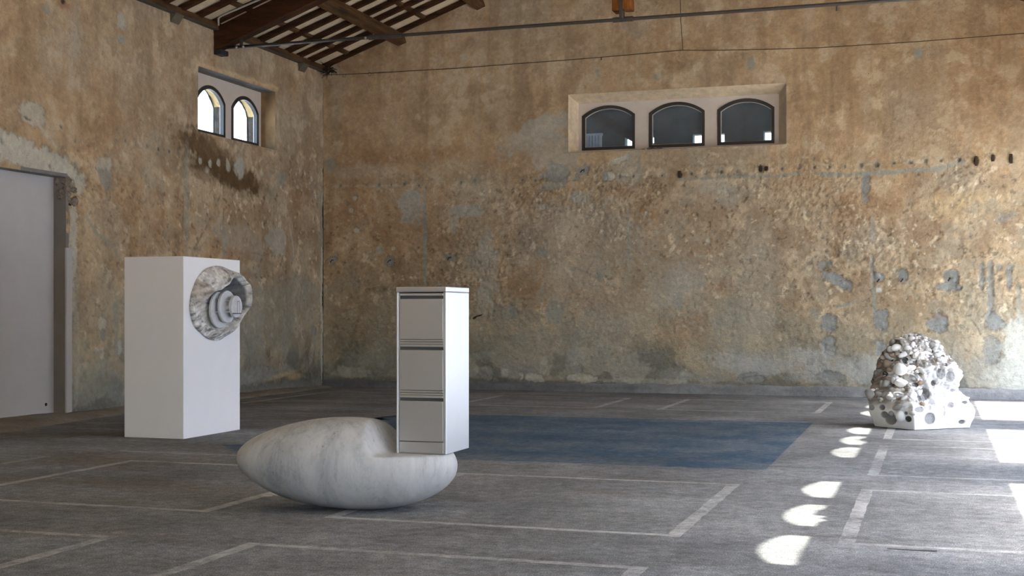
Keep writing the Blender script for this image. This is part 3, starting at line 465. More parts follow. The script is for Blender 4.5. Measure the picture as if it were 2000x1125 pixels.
# splayed niche
DB = 0.30; IX0, IX1, IZ0, IZ1 = -6.51, -2.735, 4.56, 5.48; YI = YB + DB
o4 = [(NX0, YB - .004, NZ0), (NX1, YB - .004, NZ0), (NX1, YB - .004, NZ1), (NX0, YB - .004, NZ1)]
i4 = [(IX0, YI, IZ0), (IX1, YI, IZ0), (IX1, YI, IZ1), (IX0, YI, IZ1)]
for nm, a, b in (('niche_sill', 0, 1), ('niche_jamb', 1, 2), ('niche_soffit', 2, 3), ('niche_jamb', 3, 0)):
    bm = bmesh.new(); q = [Vector(o4[a]), Vector(o4[b]), Vector(i4[b]), Vector(i4[a])]
    nrm = (q[1] - q[0]).cross(q[3] - q[0]).normalized(); cc = sum(q, Vector()) / 4
    if nrm.dot(Vector((-4.6, YB, 5.05)) - cc) > 0: nrm = -nrm
    N = 24; rnd = random.Random(a); rows = []
    for j in range(5):
        row = []
        for i in range(N + 1):
            p = q[0].lerp(q[1], i / N).lerp(q[3].lerp(q[2], i / N), j / 4)
            if 0 < i < N and 0 < j < 4: p = p + nrm * rnd.uniform(-.008, .008)
            row.append(bm.verts.new(p))
        rows.append(row)
    for j in range(4):
        for i in range(N): bm.faces.new((rows[j][i], rows[j][i + 1], rows[j + 1][i + 1], rows[j + 1][i]))
    bm_obj(nm, bm, M['niche_rough' if a in (2, 3) else 'niche'], wall_back)

def arch(c, hw, z0, zs, za, n=14):
    """loop of an arched opening: sill z0, springing zs, apex za (circular segment)"""
    r = (hw * hw + (za - zs) ** 2) / (2 * (za - zs)); zc = za - r; a0 = math.asin(hw / r)
    top = [(c + r * math.sin(a0 - 2 * a0 * i / n), zc + r * math.cos(a0 - 2 * a0 * i / n)) for i in range(n + 1)]
    return [(c - hw, z0), (c + hw, z0)] + top
def shrink(lp, c, zc, d):
    xs = [p[0] for p in lp]; zs_ = [p[1] for p in lp]; hw = (max(xs) - min(xs)) / 2; hh = (max(zs_) - min(zs_)) / 2; cz = (max(zs_) + min(zs_)) / 2
    return [(c + (p[0] - c) * (hw - d) / hw, cz + (p[1] - cz) * (hh - d) / hh) for p in lp]
BW = [(-5.925, .515), (-4.615, .525), (-3.335, .52)]
holes = [arch(c, hw, 4.585, 5.24, 5.425) for c, hw in BW]
poly_plate('niche_panel', [(IX0, IZ0), (IX1, IZ0), (IX1, IZ1), (IX0, IZ1)], holes, lambda u, v: (u, YI - .005, v), (0, .12, 0), M['win_panel'], wall_back)
BLAB = ['']
for i, (c, hw) in enumerate(BW):
    w = empty('window_%d' % (i + 1), (c, YI, 4.585)); tag(w, kind='structure')
    lp = arch(0, hw, 0, .655, .84); ilp = shrink(lp, 0, 0, .055)
    poly_plate('window_frame', lp, [ilp], lambda u, v: (u, -.02, v), (0, .10, 0), M['frame'], w)
    poly_plate('glazing_bead', ilp, [shrink(ilp, 0, 0, .011)], lambda u, v: (u, .035, v), (0, .02, 0), M['win_panel'], w)
    poly_plate('pane', ilp, [], lambda u, v: (u, .045, v), (0, .006, 0), M['glass_dirty'], w)
# fallen plaster crumbs on the niche sill
bm = bmesh.new(); rnd = random.Random(4)
for i in range(60):
    s = rnd.uniform(.008, .022); x = -5.02 + rnd.gauss(0, .11); 
    bmesh.ops.create_icosphere(bm, subdivisions=1, radius=s, matrix=Matrix.Translation((x, YB + .05 + rnd.uniform(0, .06), NZ0 + .012 + max(0, .02 - abs(x + 5.02) * .1))))
tag(bm_obj('plaster_crumbs', bm, M['rubble'], wall_back), kind='stuff')
# shed seen through the back windows: dark, with bright openings of its own
ann = empty('wall_annex'); tag(ann, kind='structure')
YA = YB + 6.5
op = [(-7.05, -6.85), (-6.55, -6.35), (-5.43, -5.21), (-4.95, -4.69), (-3.79, -3.58)]
xs_ = [-11.6]
for a, b in op: xs_ += [a, b]
xs_.append(4.0)
ZA0, ZA1 = 5.43, 5.66
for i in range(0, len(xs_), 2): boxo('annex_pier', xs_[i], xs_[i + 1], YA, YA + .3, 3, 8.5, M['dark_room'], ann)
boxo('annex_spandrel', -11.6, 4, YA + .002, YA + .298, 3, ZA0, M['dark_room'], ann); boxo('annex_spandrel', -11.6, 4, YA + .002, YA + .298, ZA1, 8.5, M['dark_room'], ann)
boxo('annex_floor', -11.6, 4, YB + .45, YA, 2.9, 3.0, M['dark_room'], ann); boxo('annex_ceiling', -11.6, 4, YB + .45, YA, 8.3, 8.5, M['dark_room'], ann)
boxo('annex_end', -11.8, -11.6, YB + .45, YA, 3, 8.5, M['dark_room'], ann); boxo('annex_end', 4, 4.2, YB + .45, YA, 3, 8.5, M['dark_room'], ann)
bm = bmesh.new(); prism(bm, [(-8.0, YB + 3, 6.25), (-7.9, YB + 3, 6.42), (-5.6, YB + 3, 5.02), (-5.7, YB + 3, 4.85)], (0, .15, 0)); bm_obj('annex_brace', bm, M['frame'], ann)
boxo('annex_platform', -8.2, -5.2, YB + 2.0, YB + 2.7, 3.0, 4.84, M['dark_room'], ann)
t = empty('shed_radiator', (-6.73, YB + 2.2, 4.84)); tag(t, 'white ribbed heater behind the left pane of the back windows', 'heater')
for k in range(6): boxo('fin', -.19 + k * .064, -.19 + k * .064 + .05, 0, .1, .05, .30, M['white_paint'], t, .008)
boxo('header', -.20, .20, .01, .09, .29, .34, M['white_paint'], t, .008); boxo('header', -.20, .20, .01, .09, .0, .06, M['white_paint'], t, .008)

# rusty stubs and lugs left in the back wall
for x, z, hgt in ((.64, 4.10, .16), (.91, 4.14, .11), (1.20, 4.12, .15), (-3.03, 4.09, .09), (-2.93, 4.09, .07), (-4.50, 4.04, .12)):
    boxo('iron_lug', x - .022, x + .022, YB - .05, YB + .03, z - hgt / 2, z + hgt / 2, M['lug'], wall_back, .006)
for x, z in ((-.97, 2.08), (-.57, 2.08), (.21, 2.09), (-6.35, 4.18), (-9.02, 2.57), (-10.29, 2.53), (-11.54, 2.55)):
    bm = bmesh.new(); tube(bm, [(x, YB + .02, z), (x + .005, YB - .05, z), (x - .03, YB - .06, z - .05)], .011, 6); bm_obj('iron_stub', bm, M['lug'], wall_back)
bm = bmesh.new(); tube(bm, [(-8.53, YB - .06, 1.38), (-8.45, YB - .05, 1.425), (-8.36, YB + .01, 1.45)], .012, 6); bm_obj('bent_rod', bm, M['lug'], wall_back)
# ---- back kerb
def kerb(name, pts_top, m, seed, parent=None):
    pass
us2 = span(XL, 2.5, .03); n = len(us2); rows = []
top = .14 + .045 * (us2 - XL) / 13.0 + (fbm(us2, us2 * 0, 5, 3, 44) - .5) * .05
out = .05 + (fbm(us2, us2 * 0 + 3, 3, 3, 45) - .5) * .04
prof = [(0.06, .0), (.98, .0), (1.0, 1.0), (.15, 1.02), (0.0, 1.0)]
P = np.zeros((5, n, 3)); C = np.zeros((5, n, 3))
for j, (po, pz) in enumerate([(1.25, -.02), (1.15, .06), (1.0, .6), (.85, 1.0), (-.6, 1.05)]):
    P[j, :, 0] = us2; P[j, :, 1] = YB - out * po - (fbm(us2, us2 * 0 + j, 9, 2, 46) - .5) * .02; P[j, :, 2] = np.maximum(-.02, top * pz)
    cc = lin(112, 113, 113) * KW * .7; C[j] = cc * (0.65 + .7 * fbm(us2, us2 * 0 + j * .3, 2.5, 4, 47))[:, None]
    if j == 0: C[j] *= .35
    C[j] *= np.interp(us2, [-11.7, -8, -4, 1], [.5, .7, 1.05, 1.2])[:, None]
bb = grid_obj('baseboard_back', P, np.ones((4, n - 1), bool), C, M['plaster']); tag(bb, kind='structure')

# ---- left wall
LY0, LY1, LZ0, LZ1 = 19.05, 21.72, 4.53, 5.62
us = np.unique(np.round(np.concatenate([span(5.0, 11.6, .06), span(11.6, 12.4, .04), span(12.4, 15.58, .03), span(15.58, LY0, .025), span(LY0, LY1, .025), span(LY1, YB, .02)]), 5))
vs = np.unique(np.round(np.concatenate([span(0, 3.42, .025), span(3.42, LZ0, .025), span(LZ0, LZ1, .025), span(LZ1, 6.45, .025)]), 5))
U, V = np.meshgrid(us, vs)
col, h = wall_base(U, V, 40)
paint_wall(U, V, col, h, LEFT_PATCHES, LEFT_STRIPS, LEFT_NOTCHES, 9)
rim = sstep(.12, 0, np.maximum(np.maximum(LY0 - U, U - LY1), np.maximum(LZ0 - V, V - LZ1))); h *= (1 - .9 * rim)
# crumbling plaster lip over the window recess
lip = np.exp(-((V - (LZ1 + .06 + (fbm(U, U * 0, 3, 3, 71) - .5) * .12)) / .05) ** 2) * (U > LY0 - .05) * (U < LY1 + .1)
h += .02 * lip; col = col * (1 - .35 * lip[..., None]) + lin(190, 165, 125) * KW * .35 * lip[..., None]
P = np.stack([XL + h, U, V], -1)
UC, VC = np.meshgrid((us[:-1] + us[1:]) / 2, (vs[:-1] + vs[1:]) / 2)
brk = (UC < 15.58 + np.where(VC > 3.03, .16 * (fbm(UC, VC, 3, 3, 72) - .1), 0)) & (VC < 3.42) & (UC > 11.6)
keep = ~(brk | ((UC > LY0) & (UC < LY1) & (VC > LZ0) & (VC < LZ1)))
wall_left = empty('wall_left'); tag(wall_left, kind='structure')
grid_obj('plaster_face', P[:, ::-1], keep[:, ::-1], col[:, ::-1], M['plaster'], wall_left)
XO = XL - .55
bm = bmesh.new()
for y0, y1, z0, z1 in ((15.60, LY0 - .04, 0, 6.45), (LY1 + .04, YB + .1, 0, 6.45), (LY0 - .02, LY1 + .04, 0, LZ0 - .04), (LY0 - .02, LY1 + .04, LZ1 + .04, 6.45), (-6, 15.60, 3.44, 6.45), (-6, 11.6, 0, 3.44)): box(bm, XO, XL - .05, y0, y1, z0, z1)
bm_obj('wall_core', bm, M['outer_stone'], wall_left)
boxo('wall_core', XL - .05, XL, -6, 5.0, 0, 6.45, M['niche_rough'], wall_left)
# recess cheeks (ochre plaster), pale soffit, sill
XI = XL - .30
boxo('recess_cheek', XI, XL - .002, LY1, LY1 + .05, LZ0, LZ1, M['cheek'], wall_left)
boxo('recess_cheek', XI, XL - .002, LY0 - .05, LY0, LZ0, LZ1, M['cheek'], wall_left)
boxo('recess_soffit', XI, XL - .002, LY0, LY1, LZ1, LZ1 + .05, M['concrete'], wall_left)
boxo('recess_sill', XI, XL - .002, LY0, LY1, LZ0 - .05, LZ0, M['concrete'], wall_left)
LW = [(19.93, .485), (21.125, .485)]
holes = [arch(c, hw, 4.58, 5.20, 5.455) for c, hw in LW]
poly_plate('recess_panel', [(LY0, LZ0), (LY1, LZ0), (LY1, LZ1), (LY0, LZ1)], holes, lambda u, v: (XI, u, v), (-.10, 0, 0), M['win_panel'], wall_left)
rnd = random.Random(8)
for i, (c, hw) in enumerate(LW):
    w = empty('window_%d' % (i + 4), (XI, c, 4.58)); tag(w, kind='structure')
    lp = arch(0, hw, 0, .62, .875); ilp = shrink(lp, 0, 0, .065)
    poly_plate('window_frame', lp, [ilp], lambda u, v: (.015, u, v), (-.07, 0, 0), M['frame'], w)
    poly_plate('pane', ilp, [], lambda u, v: (-.03, u, v), (-.006, 0, 0), M['glass_clean'], w)
    # rubble reveal through the outer wall: rendered arch, broken stone below
    olp = arch(c, hw + .02, 4.56, 5.16, 5.47, 14); bm = bmesh.new(); ring = []
    for j in range(4):
        x = XI - .10 - j * .05
        ring.append([bm.verts.new((x + (rnd.uniform(-.02, .02) if j in (1, 2) else 0), p[0] + rnd.uniform(-.012, .012), p[1] + rnd.uniform(-.01, .01))) for p in olp])
    L_ = len(olp)
    for j in range(3):
        for k2 in range(L_): bm.faces.new((ring[j][k2], ring[j][(k2 + 1) % L_], ring[j + 1][(k2 + 1) % L_], ring[j + 1][k2]))
    me_o = bm_obj('outer_reveal', bm, M['ochre'], wall_left); me_o.data.materials.append(M['outer_stone'])
    for p in me_o.data.polygons:
        if p.center.z < 5.0 + rnd.uniform(-.15, .15): p.material_index = 1
# outer skin with the same openings, ragged edges
def rag(lp, s): return [(p[0] + rnd.uniform(-s, s), p[1] + rnd.uniform(-s, s)) for p in lp]
poly_plate('outer_skin', [(LY0 - .05, LZ0 - .05), (LY1 + .05, LZ0 - .05), (LY1 + .05, LZ1 + .05), (LY0 - .05, LZ1 + .05)],
           [rag(arch(c, hw + .0, 4.58, 5.14, 5.45, 18), .012) for c, hw in LW], lambda u, v: (XI - .225, u, v), (-.02, 0, 0), M['outer_stone'], wall_left)
# doorway closed by a grey panel
d1 = empty('door_1', (XL - .21, 15.6, .07)); tag(d1, kind='structure')
boxo('door_panel', -.06, 0, -4.0, .05, 0, 3.4, M['panel'], d1)
bm = bmesh.new(); bmesh.ops.create_cone(bm, cap_ends=True, segments=14, radius1=.022, radius2=.022, depth=.012, matrix=Matrix.Translation((.002, -.19, .13)) @ Matrix.Rotation(PI / 2, 4, 'Y'))
bm_obj('cable_hole', bm, M['disc_dark'], d1)
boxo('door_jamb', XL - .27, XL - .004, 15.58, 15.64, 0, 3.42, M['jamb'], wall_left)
boxo('jamb_edge', XL - .02, XL + .018, 15.575, 15.70, .02, 2.42, M['panel'], wall_left, .012)
boxo('door_lintel', XL - .27, XL - .004, 11.5, 15.62, 3.42, 3.47, M['concrete'], wall_left)
# broken concrete at the head of the jamb
bm = bmesh.new(); rnd = random.Random(3)
for i in range(26):
    s = rnd.uniform(.03, .085); mt = Matrix.Translation((XL - .16 + rnd.uniform(-.05, .155), 15.60 + rnd.uniform(-.02, .17) * (1 if i % 3 else .4), 3.08 + rnd.uniform(0, .33)))
    g = bmesh.ops.create_icosphere(bm, subdivisions=2, radius=s, matrix=mt)
    for v in g['verts']: v.co += Vector((rnd.uniform(-1, 1), rnd.uniform(-1, 1), rnd.uniform(-1, 1))) * s * .22
bm_obj('broken_concrete', bm, M['rubble'], wall_left)

# ---- right wall with door bays and high arched windows (sun comes in here)
wall_right = empty('wall_right'); tag(wall_right, kind='structure')
TWR = .36; bays = [(2.7, 6.5), (8.2, 12.1), (13.75, 17.65), (19.25, 23.2)]
wins = []
for c in (8.2, 9.67, 11.13, 14.2, 15.55, 16.9, 19.85, 21.2, 22.6): wins.append((c, .53))
rr = random.Random(12)
hol = [[(b0, .0), (b1, .0), (b1, 3.10), (b0, 3.10)] for b0, b1 in bays]
for i, (c, hw) in enumerate(wins):
    lp = arch(c, hw, 4.53, 5.20, 5.375, 12)
    if i % 3 == 1:   # broken sill
        lp = [lp[0], (c - .30, 4.53), (c - .22, 4.45), (c - .13, 4.56), (c - .05, 4.47), (c + .02, 4.62), (c + .2, 4.60), (c + .36, 4.54)] + lp[1:]
    hol.append(lp)
poly_plate('wall_slab', [(-6, -.01), (YB + .4, -.01), (YB + .4, 6.45), (-6, 6.45)], hol, lambda u, v: (XR, u, v), (TWR, 0, 0), M['niche_rough'], wall_right)

wall_front = empty('wall_front', (0, -6, 0)); tag(wall_front, kind='structure')  # unseen; opening behind the camera added and sized for fill light
boxo('wall_pier', XL - .4, -1.2, -.3, 0, 0, 9.2, M['niche_rough'], wall_front); boxo('wall_pier', 2.2, XR + .36, -.3, 0, 0, 9.2, M['niche_rough'], wall_front); boxo('wall_head', -1.2, 2.2, -.3, 0, 4.6, 9.2, M['niche_rough'], wall_front)
bounce_wall = boxo('wall_bounce', 14, 14.5, -10, 70, -.2, 9.0, M['bounce_wall']); tag(bounce_wall, kind='structure')  # unseen wall added to hold back sky and bounce daylight through the doors
# ---- floor, markings
floor = boxo('floor', XL - .62, XR + .36, -6, YB + .3, -.12, 0, M['floor']); tag(floor, kind='structure')
def mark(name, x0, x1, y0, y1, m, z=.0012, wob=.006, seed=0):
    rnd = random.Random(seed * 7 + int(x0 * 100) + int(y0 * 31)); bm = bmesh.new(); lx, ly = x1 - x0, y1 - y0
    n = max(2, int(max(lx, ly) / .12)); a, b = [], []
    for i in range(n + 1):
        t = i / n; w0, w1 = rnd.uniform(-wob, wob), rnd.uniform(-wob, wob)
        if lx >= ly: a.append(bm.verts.new((x0 + lx * t, y0 + w0, z))); b.append(bm.verts.new((x0 + lx * t, y1 + w1, z)))
        else: a.append(bm.verts.new((x1 + w0, y0 + ly * t, z))); b.append(bm.verts.new((x0 + w1, y0 + ly * t, z)))
    for i in range(n): bm.faces.new((a[i], a[i + 1], b[i + 1], b[i]))
    return bm_obj(name, bm, m, floor)
def bay(x0, x1, y0, y1, sides='lrbt', wr=.10, wl=.10, wu=.08, m='line'):
    # every painted stroke of a parking bay is a part of the floor
    if 'b' in sides: mark('bay_line', x0, x1, y0, y0 + wu, M[m])
    if 't' in sides: mark('bay_line', x0, x1, y1 - wu, y1, M[m])
    if 'l' in sides: mark('bay_line', x0, x0 + wl, y0 + wu, y1 - wu, M[m])
    if 'r' in sides: mark('bay_line', x1 - wr, x1, y0 + wu, y1 - wu, M[m])
bay(-4.26, -1.63, 8.60, 11.40); bay(-4.26, -1.61, 4.85, 7.52); bay(-4.26, -1.65, 1.2, 3.9)
bay(-7.78, -5.20, 8.56, 11.34, wr=.10); bay(-7.78, -5.20, 4.7, 7.45, wr=.10)
bay(-11.3, -8.76, 8.6, 11.38, wr=.10, m='line_faint')
bay(-4.12, -1.65, 19.74, 22.26, wl=.10); bay(-7.50, -5.06, 19.74, 22.22, wr=.11); bay(-10.95, -8.5, 18.95, 22.28, 'lt', wl=.09)
bay(-.61, 2.3, 8.66, 11.40, 'lbt'); bay(-.61, 2.3, 12.38, 15.24, 'lbt'); bay(-.61, 2.3, 15.98, 18.8, 'lbt'); bay(-.61, 2.3, 4.9, 7.6, 'lt')
bay(-.61, 2.3, 19.8, 22.3, 'bt')
mark('bay_line', -10.6, -9.3, 14.2, 14.30, M['line_faint']); mark('bay_line', -8.4, -6.0, 12.02, 12.09, M['line_faint'])
# bay number, upright for someone facing the back wall
def ring_text(name, pts, w, closed=False):
    bm = bmesh.new(); n = len(pts); L = []
    for i, p in enumerate(pts):
        a = Vector(pts[(i - 1) % n] if closed else pts[max(i - 1, 0)]); b = Vector(pts[(i + 1) % n] if closed else pts[min(i + 1, n - 1)])
        t = (b - a).normalized(); nn = Vector((-t.y, t.x)) * w / 2; L.append((bm.verts.new((p[0] + nn.x, p[1] + nn.y, .0016)), bm.verts.new((p[0] - nn.x, p[1] - nn.y, .0016))))
    for i in range(n if closed else n - 1): j = (i + 1) % n; bm.faces.new((L[i][0], L[i][1], L[j][1], L[j][0]))
    return bm_obj(name, bm, M['line_faint'], floor)
ring_text('bay_number', [(-.43, 12.93), (-.40, 13.0), (-.35, 13.03), (-.30, 13.0), (-.28, 12.94), (-.31, 12.87), (-.42, 12.70), (-.43, 12.66), (-.27, 12.66)], .045)
ring_text('bay_number', [(-.14 + .085 * math.cos(a * PI / 8), 12.845 + .17 * math.sin(a * PI / 8)) for a in range(16)], .045, True)
# blue painted rectangle with a ragged left end
bm = bmesh.new(); rnd = random.Random(6)
lft = [(-7.45 + rnd.uniform(-.25, .25), 12.42 + 5.4 * i / 40) for i in range(41)]
lo = [(-7.3 + 5.7 * i / 60, 12.40 + .10 * (i / 60) + rnd.uniform(-.03, .03)) for i in range(61)]
hi = [(-1.58 - 5.7 * i / 60, 18.02 + rnd.uniform(-.03, .03) - .12 * i / 60) for i in range(61)]
loop = lo + [(-1.55, 12.55), (-1.60, 18.0)] + hi + lft[::-1]
bm.faces.new([bm.verts.new((x, y, .0009)) for x, y in loop]); bmesh.ops.triangulate(bm, faces=bm.faces[:])
bm_obj('blue_paint', bm, M['blue'], floor)
# tar streak beside a bay line, broken paint flakes by the egg
tag(mark('tar_streak', -.30, .0, 8.575, 8.60, M['tar'], z=.0018, wob=.012), 'black tar streak')
rnd = random.Random(17)
for fx, fy, fr in ((-5.13, 9.60, .09), (-5.02, 9.72, .06), (-5.20, 9.47, .05), (-4.93, 9.66, .07), (-5.06, 9.52, .05)):
    bm = bmesh.new(); n = 11; bm.faces.new([bm.verts.new((fx + fr * rnd.uniform(.6, 1.2) * math.cos(2 * PI * i / n), fy + fr * rnd.uniform(.5, 1.0) * math.sin(2 * PI * i / n), .004)) for i in range(n)])
    r = bmesh.ops.extrude_face_region(bm, geom=bm.faces[:]); bmesh.ops.translate(bm, verts=[v for v in r['geom'] if isinstance(v, bmesh.types.BMVert)], vec=(0, 0, -.0035)); bm_obj('paint_flake', bm, M['concrete_pale'], floor)
# raised concrete strip at the foot of the left wall
ys = span(11.5, YB, .06); wd = np.interp(ys, [11.5, 14, 15.6, 17.4, 23.7], [.75, .62, .42, .30, .25]) + (fbm(ys, ys * 0, 1.6, 4, 60) - .5) * .12
ht = np.interp(ys, [11.5, 16, 22, 23.7], [.085, .075, .07, .03]) + (fbm(ys, ys * 0 + 4, 4, 3, 61) - .5) * .015
P = np.zeros((6, len(ys), 3)); C = np.zeros((6, len(ys), 3))
for j, (a, z) in enumerate([(-.5, 1.0), (.12, 1.0), (.5, .8), (.85, .4), (1.0, .06), (1.04, -.2)]):
    P[j, :, 0] = XL + np.where(a < 0, -.3, wd * a); P[j, :, 1] = ys; P[j, :, 2] = ht * z + (fbm(ys, ys * 0 + j, 6, 3, 62) - .5) * .01
    C[j] = lin(108, 102, 92) * KW * .75 * (0.6 + .8 * fbm(ys, ys * 0 + j * .5, 2, 4, 63))[:, None]
sk = grid_obj('kerb_strip', P, np.ones((5, len(ys) - 1), bool), C, M['plaster'], floor)
ground = boxo('ground', -150, 150, -120, 150, -.3, -.125, M['ground']); tag(ground, kind='structure')
# pale corner beading between the two walls
# ---- roof
ceil = empty('ceiling'); tag(ceil, kind='structure')
def rz(x): return Z0 + SLOPE * ((x - XL) if x < XRIDGE else (2 * XRIDGE - x - XL))
NRM = Vector((-SLOPE, 0, 1)).normalized()
bm = bmesh.new(); S = .10
prism(bm, [(XL - .7, -6, rz(XL - .7) + S), (XRIDGE, -6, rz(XRIDGE) + S), (XRIDGE, -6, rz(XRIDGE) + S + .08), (XL - .7, -6, rz(XL - .7) + S + .08)], (0, YB + 6.45, 0)); bm_obj('soffit', bm, M['soffit'], ceil)
bm = bmesh.new(); XE = XR + .9
prism(bm, [(XE, -6, rz(XE) + S), (XRIDGE, -6, rz(XRIDGE) + S), (XRIDGE, -6, rz(XRIDGE) + S + .08), (XE, -6, rz(XE) + S + .08)], (0, YB + 6.45, 0)); bm_obj('soffit', bm, M['soffit'], ceil)
rnd = random.Random(2); proto = None
far = [23.70, 23.08, 22.60, 22.13, 21.60, 21.08, 20.63, 20.08, 19.53, 19.02, 18.50, 18.0, 17.48, 16.97, 16.46, 15.95, 15.44, 14.93, 14.4, 13.9]
for e in far:
    if proto is None:
        bm = bmesh.new(); x0, x1 = XL - .05, XRIDGE
        prism(bm, [(x0, -.1, rz(x0)), (x1, -.1, rz(x1)), (x1, -.1, rz(x1) + .085), (x0, -.1, rz(x0) + .085)], (0, .1, 0))
        o = proto = bm_obj('rafter', bm, M['wood_x'], ceil)
    else: o = proto.copy(); link(o); o.parent = ceil
    o.location = (0, e + rnd.uniform(-.015, .015), rnd.uniform(-.006, .006))
for e in far:   # the far slope of the roof
    o = proto.copy(); link(o); o.parent = ceil; o.scale = (-1, 1, 1); o.location = (2 * XRIDGE, e + rnd.uniform(-.015, .015), 0)
for x in (-11.17, -10.36, -9.53, -8.70, -7.87, -7.04, -6.21, -5.38):
    bm = bmesh.new(); prism(bm, [(x - .04, 12, rz(x - .04) + .06), (x + .04, 12, rz(x + .04) + .06), (x + .04, 12, rz(x + .04) + .099), (x - .04, 12, rz(x - .04) + .099)], (0, YB - 12.02, 0)); bm_obj('batten', bm, M['wood_y'], ceil)
for x in (-10.10, -8.45, -6.5):
    bm = bmesh.new(); t = Vector((1, 0, SLOPE)).normalized(); c0 = Vector((x, 10, rz(x))); 
    q = [c0 - t * .095 - NRM * .005, c0 + t * .095 - NRM * .005, c0 + t * .095 - NRM * .20, c0 - t * .095 - NRM * .20]
    prism(bm, q, (0, YB - 10 + .05, 0)); bm_obj('purlin', bm, M['wood_y'], ceil, bevel=.01)
bm = bmesh.new(); box(bm, XRIDGE - .1, XRIDGE + .1, -6, YB + .05, rz(XRIDGE) - .25, rz(XRIDGE) + .05); bm_obj('ridge_beam', bm, M['wood_y'], ceil)
boxo('wall_plate', XL - .1, XL + .10, 10, YB, 6.33, 6.44, M['wood_y'], ceil, .008)
boxo('flashing_strip', XL + .0, XL + .112, 10, YB, 6.318, 6.330, M['iron'], ceil)
for y in (18.32, 22.75):
    bm = bmesh.new(); prism(bm, [(XL - .02, y - .12, 6.32), (XL + .12, y - .12, 6.32), (XL + .02, y - .12, 6.18), (XL - .02, y - .12, 6.18)], (0, .24, 0)); bm_obj('corbel', bm, M['green_bracket'], ceil)
# ---- truss
def truss(Y, label):
    t = empty('roof_truss', (0, Y, 0)); tag(t, label, 'truss')
    def principal(x0, x1):
        bm = bmesh.new(); q = [(x0, -.11, rz(x0) - .40), (x1, -.11, rz(x1) - .40), (x1, -.11, rz(x1) - .02), (x0, -.11, rz(x0) - .02)]
        prism(bm, q, (0, .22, 0)); bm_obj('principal_rafter', bm, M['wood_x'], t, bevel=.012)
    principal(XL - .05, XRIDGE - .12); principal(XR + .05, XRIDGE + .12)
    bm = bmesh.new(); box(bm, XL + .02, XL + .17, -.14, .10, 5.90, 5.985); bm_obj('bearing_pad', bm, M['disc_dark'], t, bevel=.01)
    ZR = 6.03
    bm = bmesh.new(); tube(bm, [(XL + .2, 0, ZR), (-8, 0, ZR), (-2, 0, ZR), (XR, 0, ZR)], .027, 12); bm_obj('tie_rod', bm, M['iron'], t, smooth=True)
    for a, b in ((-4.77, -4.62), (-4.61, -4.46)):
        bm = bmesh.new(); tube(bm, [(a, 0, ZR), (b, 0, ZR)], .04, 12); bm_obj('rod_sleeve', bm, M['iron'], t)
    bm = bmesh.new(); tube(bm, [(-8.9, 0, ZR), (-8.32, 0, ZR)], .042, 12); o = bm_obj('turnbuckle', bm, M['iron'], t)
    for x in (-8.95, -11.22, -11.35):
        bm = bmesh.new(); bmesh.ops.create_icosphere(bm, subdivisions=2, radius=.022, matrix=Matrix.Translation((x, -.04, ZR - .01))); bm_obj('bolt', bm, M['galv'], t, smooth=True)
    bm = bmesh.new(); tube(bm, [(-1.40, 0, ZR), (-1.40, 0, ZR - .10)], .012, 8); bm_obj('rod_hook', bm, M['iron'], t)
    boxo('king_post', -4.76, -4.645, -.13, .13, 6.145, rz(XRIDGE) - .1, M['wood_post'], t, .008)
    boxo('king_post', -4.60, -4.465, -.13, .13, 6.165, rz(XRIDGE) - .1, M['wood_post'], t, .008)
    boxo('hanger_strap', -4.645, -4.60, -.135, .05, ZR, rz(XRIDGE) - .2, M['iron'], t)
    bm = bmesh.new(); box(bm, XL + .45, XL + .50, -.02, .02, ZR, ZR + .42); bm_obj('rod_hanger', bm, M['iron'], t)
    return t
truss(19.65, 'dark timber roof truss with long iron tie rod across the hall')
# conduit along the rafter, twigs in the corner, cables on the wall
bm = bmesh.new(); tube(bm, [(XL + .25, 19.28, 6.33), (XL + .25, 19.28, 6.45), (XL + .29, 19.30, 6.49), (-10.6, 19.32, rz(-10.6) - .03), (-9.0, 19.34, rz(-9.0) - .03)], .016, 8)
tag(bm_obj('conduit_pipe', bm, M['galv'], None, smooth=True), 'thin pale conduit pipe bent along a roof rafter', 'pipe')
bm = bmesh.new(); rnd = random.Random(5)
for i in range(46):
    a = Vector((XL + .16 + rnd.uniform(-.06, .14), YB - .16 + rnd.uniform(-.08, .08), 6.32 + rnd.uniform(-.06, .07))); d = Vector((rnd.uniform(-1, 1), rnd.uniform(-.6, .2), rnd.uniform(-.7, .5))).normalized() * rnd.uniform(.06, .2)
    tube(bm, [a, a + d * .5 + Vector((0, 0, .01)), a + d], [.008, .007, .003], 5)
tag(bm_obj('twig_tuft', bm, M['twig']), 'tuft of dark twigs under the eaves in the corner', 'nest', kind='stuff')
YW = YB - .07
cb = empty('hanging_cable', (XL, YW, 6.26)); tag(cb, 'thin dark cable sagging across the back wall above the windows', 'cable')
main = [(-11.74, 6.265), (-10.8, 6.25), (-9.9, 6.26), (-8.8, 6.29), (-7.7, 6.335), (-6.7, 6.375), (-5.7, 6.42), (-4.43, 6.535), (-3.8, 6.50), (-2.9, 6.455), (-2.0, 6.43), (-.3, 6.49), (1.42, 6.57), (2.4, 6.62)]
main = [(-11.74, 6.265), (-10.8, 6.245), (-9.85, 6.24), (-8.8, 6.235), (-7.75, 6.25), (-6.7, 6.26), (-5.7, 6.28), (-4.43, 6.31), (-3.85, 6.27), (-2.95, 6.23), (-2.0, 6.20), (-.3, 6.20), (1.42, 6.23), (2.5, 6.27)]
bm = bmesh.new(); tube(bm, [(x - XL, 0, z - 6.26) for x, z in main], .0065, 6); bm_obj('span_wire', bm, M['wire'], cb)
bm = bmesh.new(); tube(bm, [(-4.43 - XL, 0, .05), (-4.47 - XL, 0, .6), (-4.52 - XL, 0, 2.4)], .0065, 6); bm_obj('drop_wire', bm, M['wire'], cb)
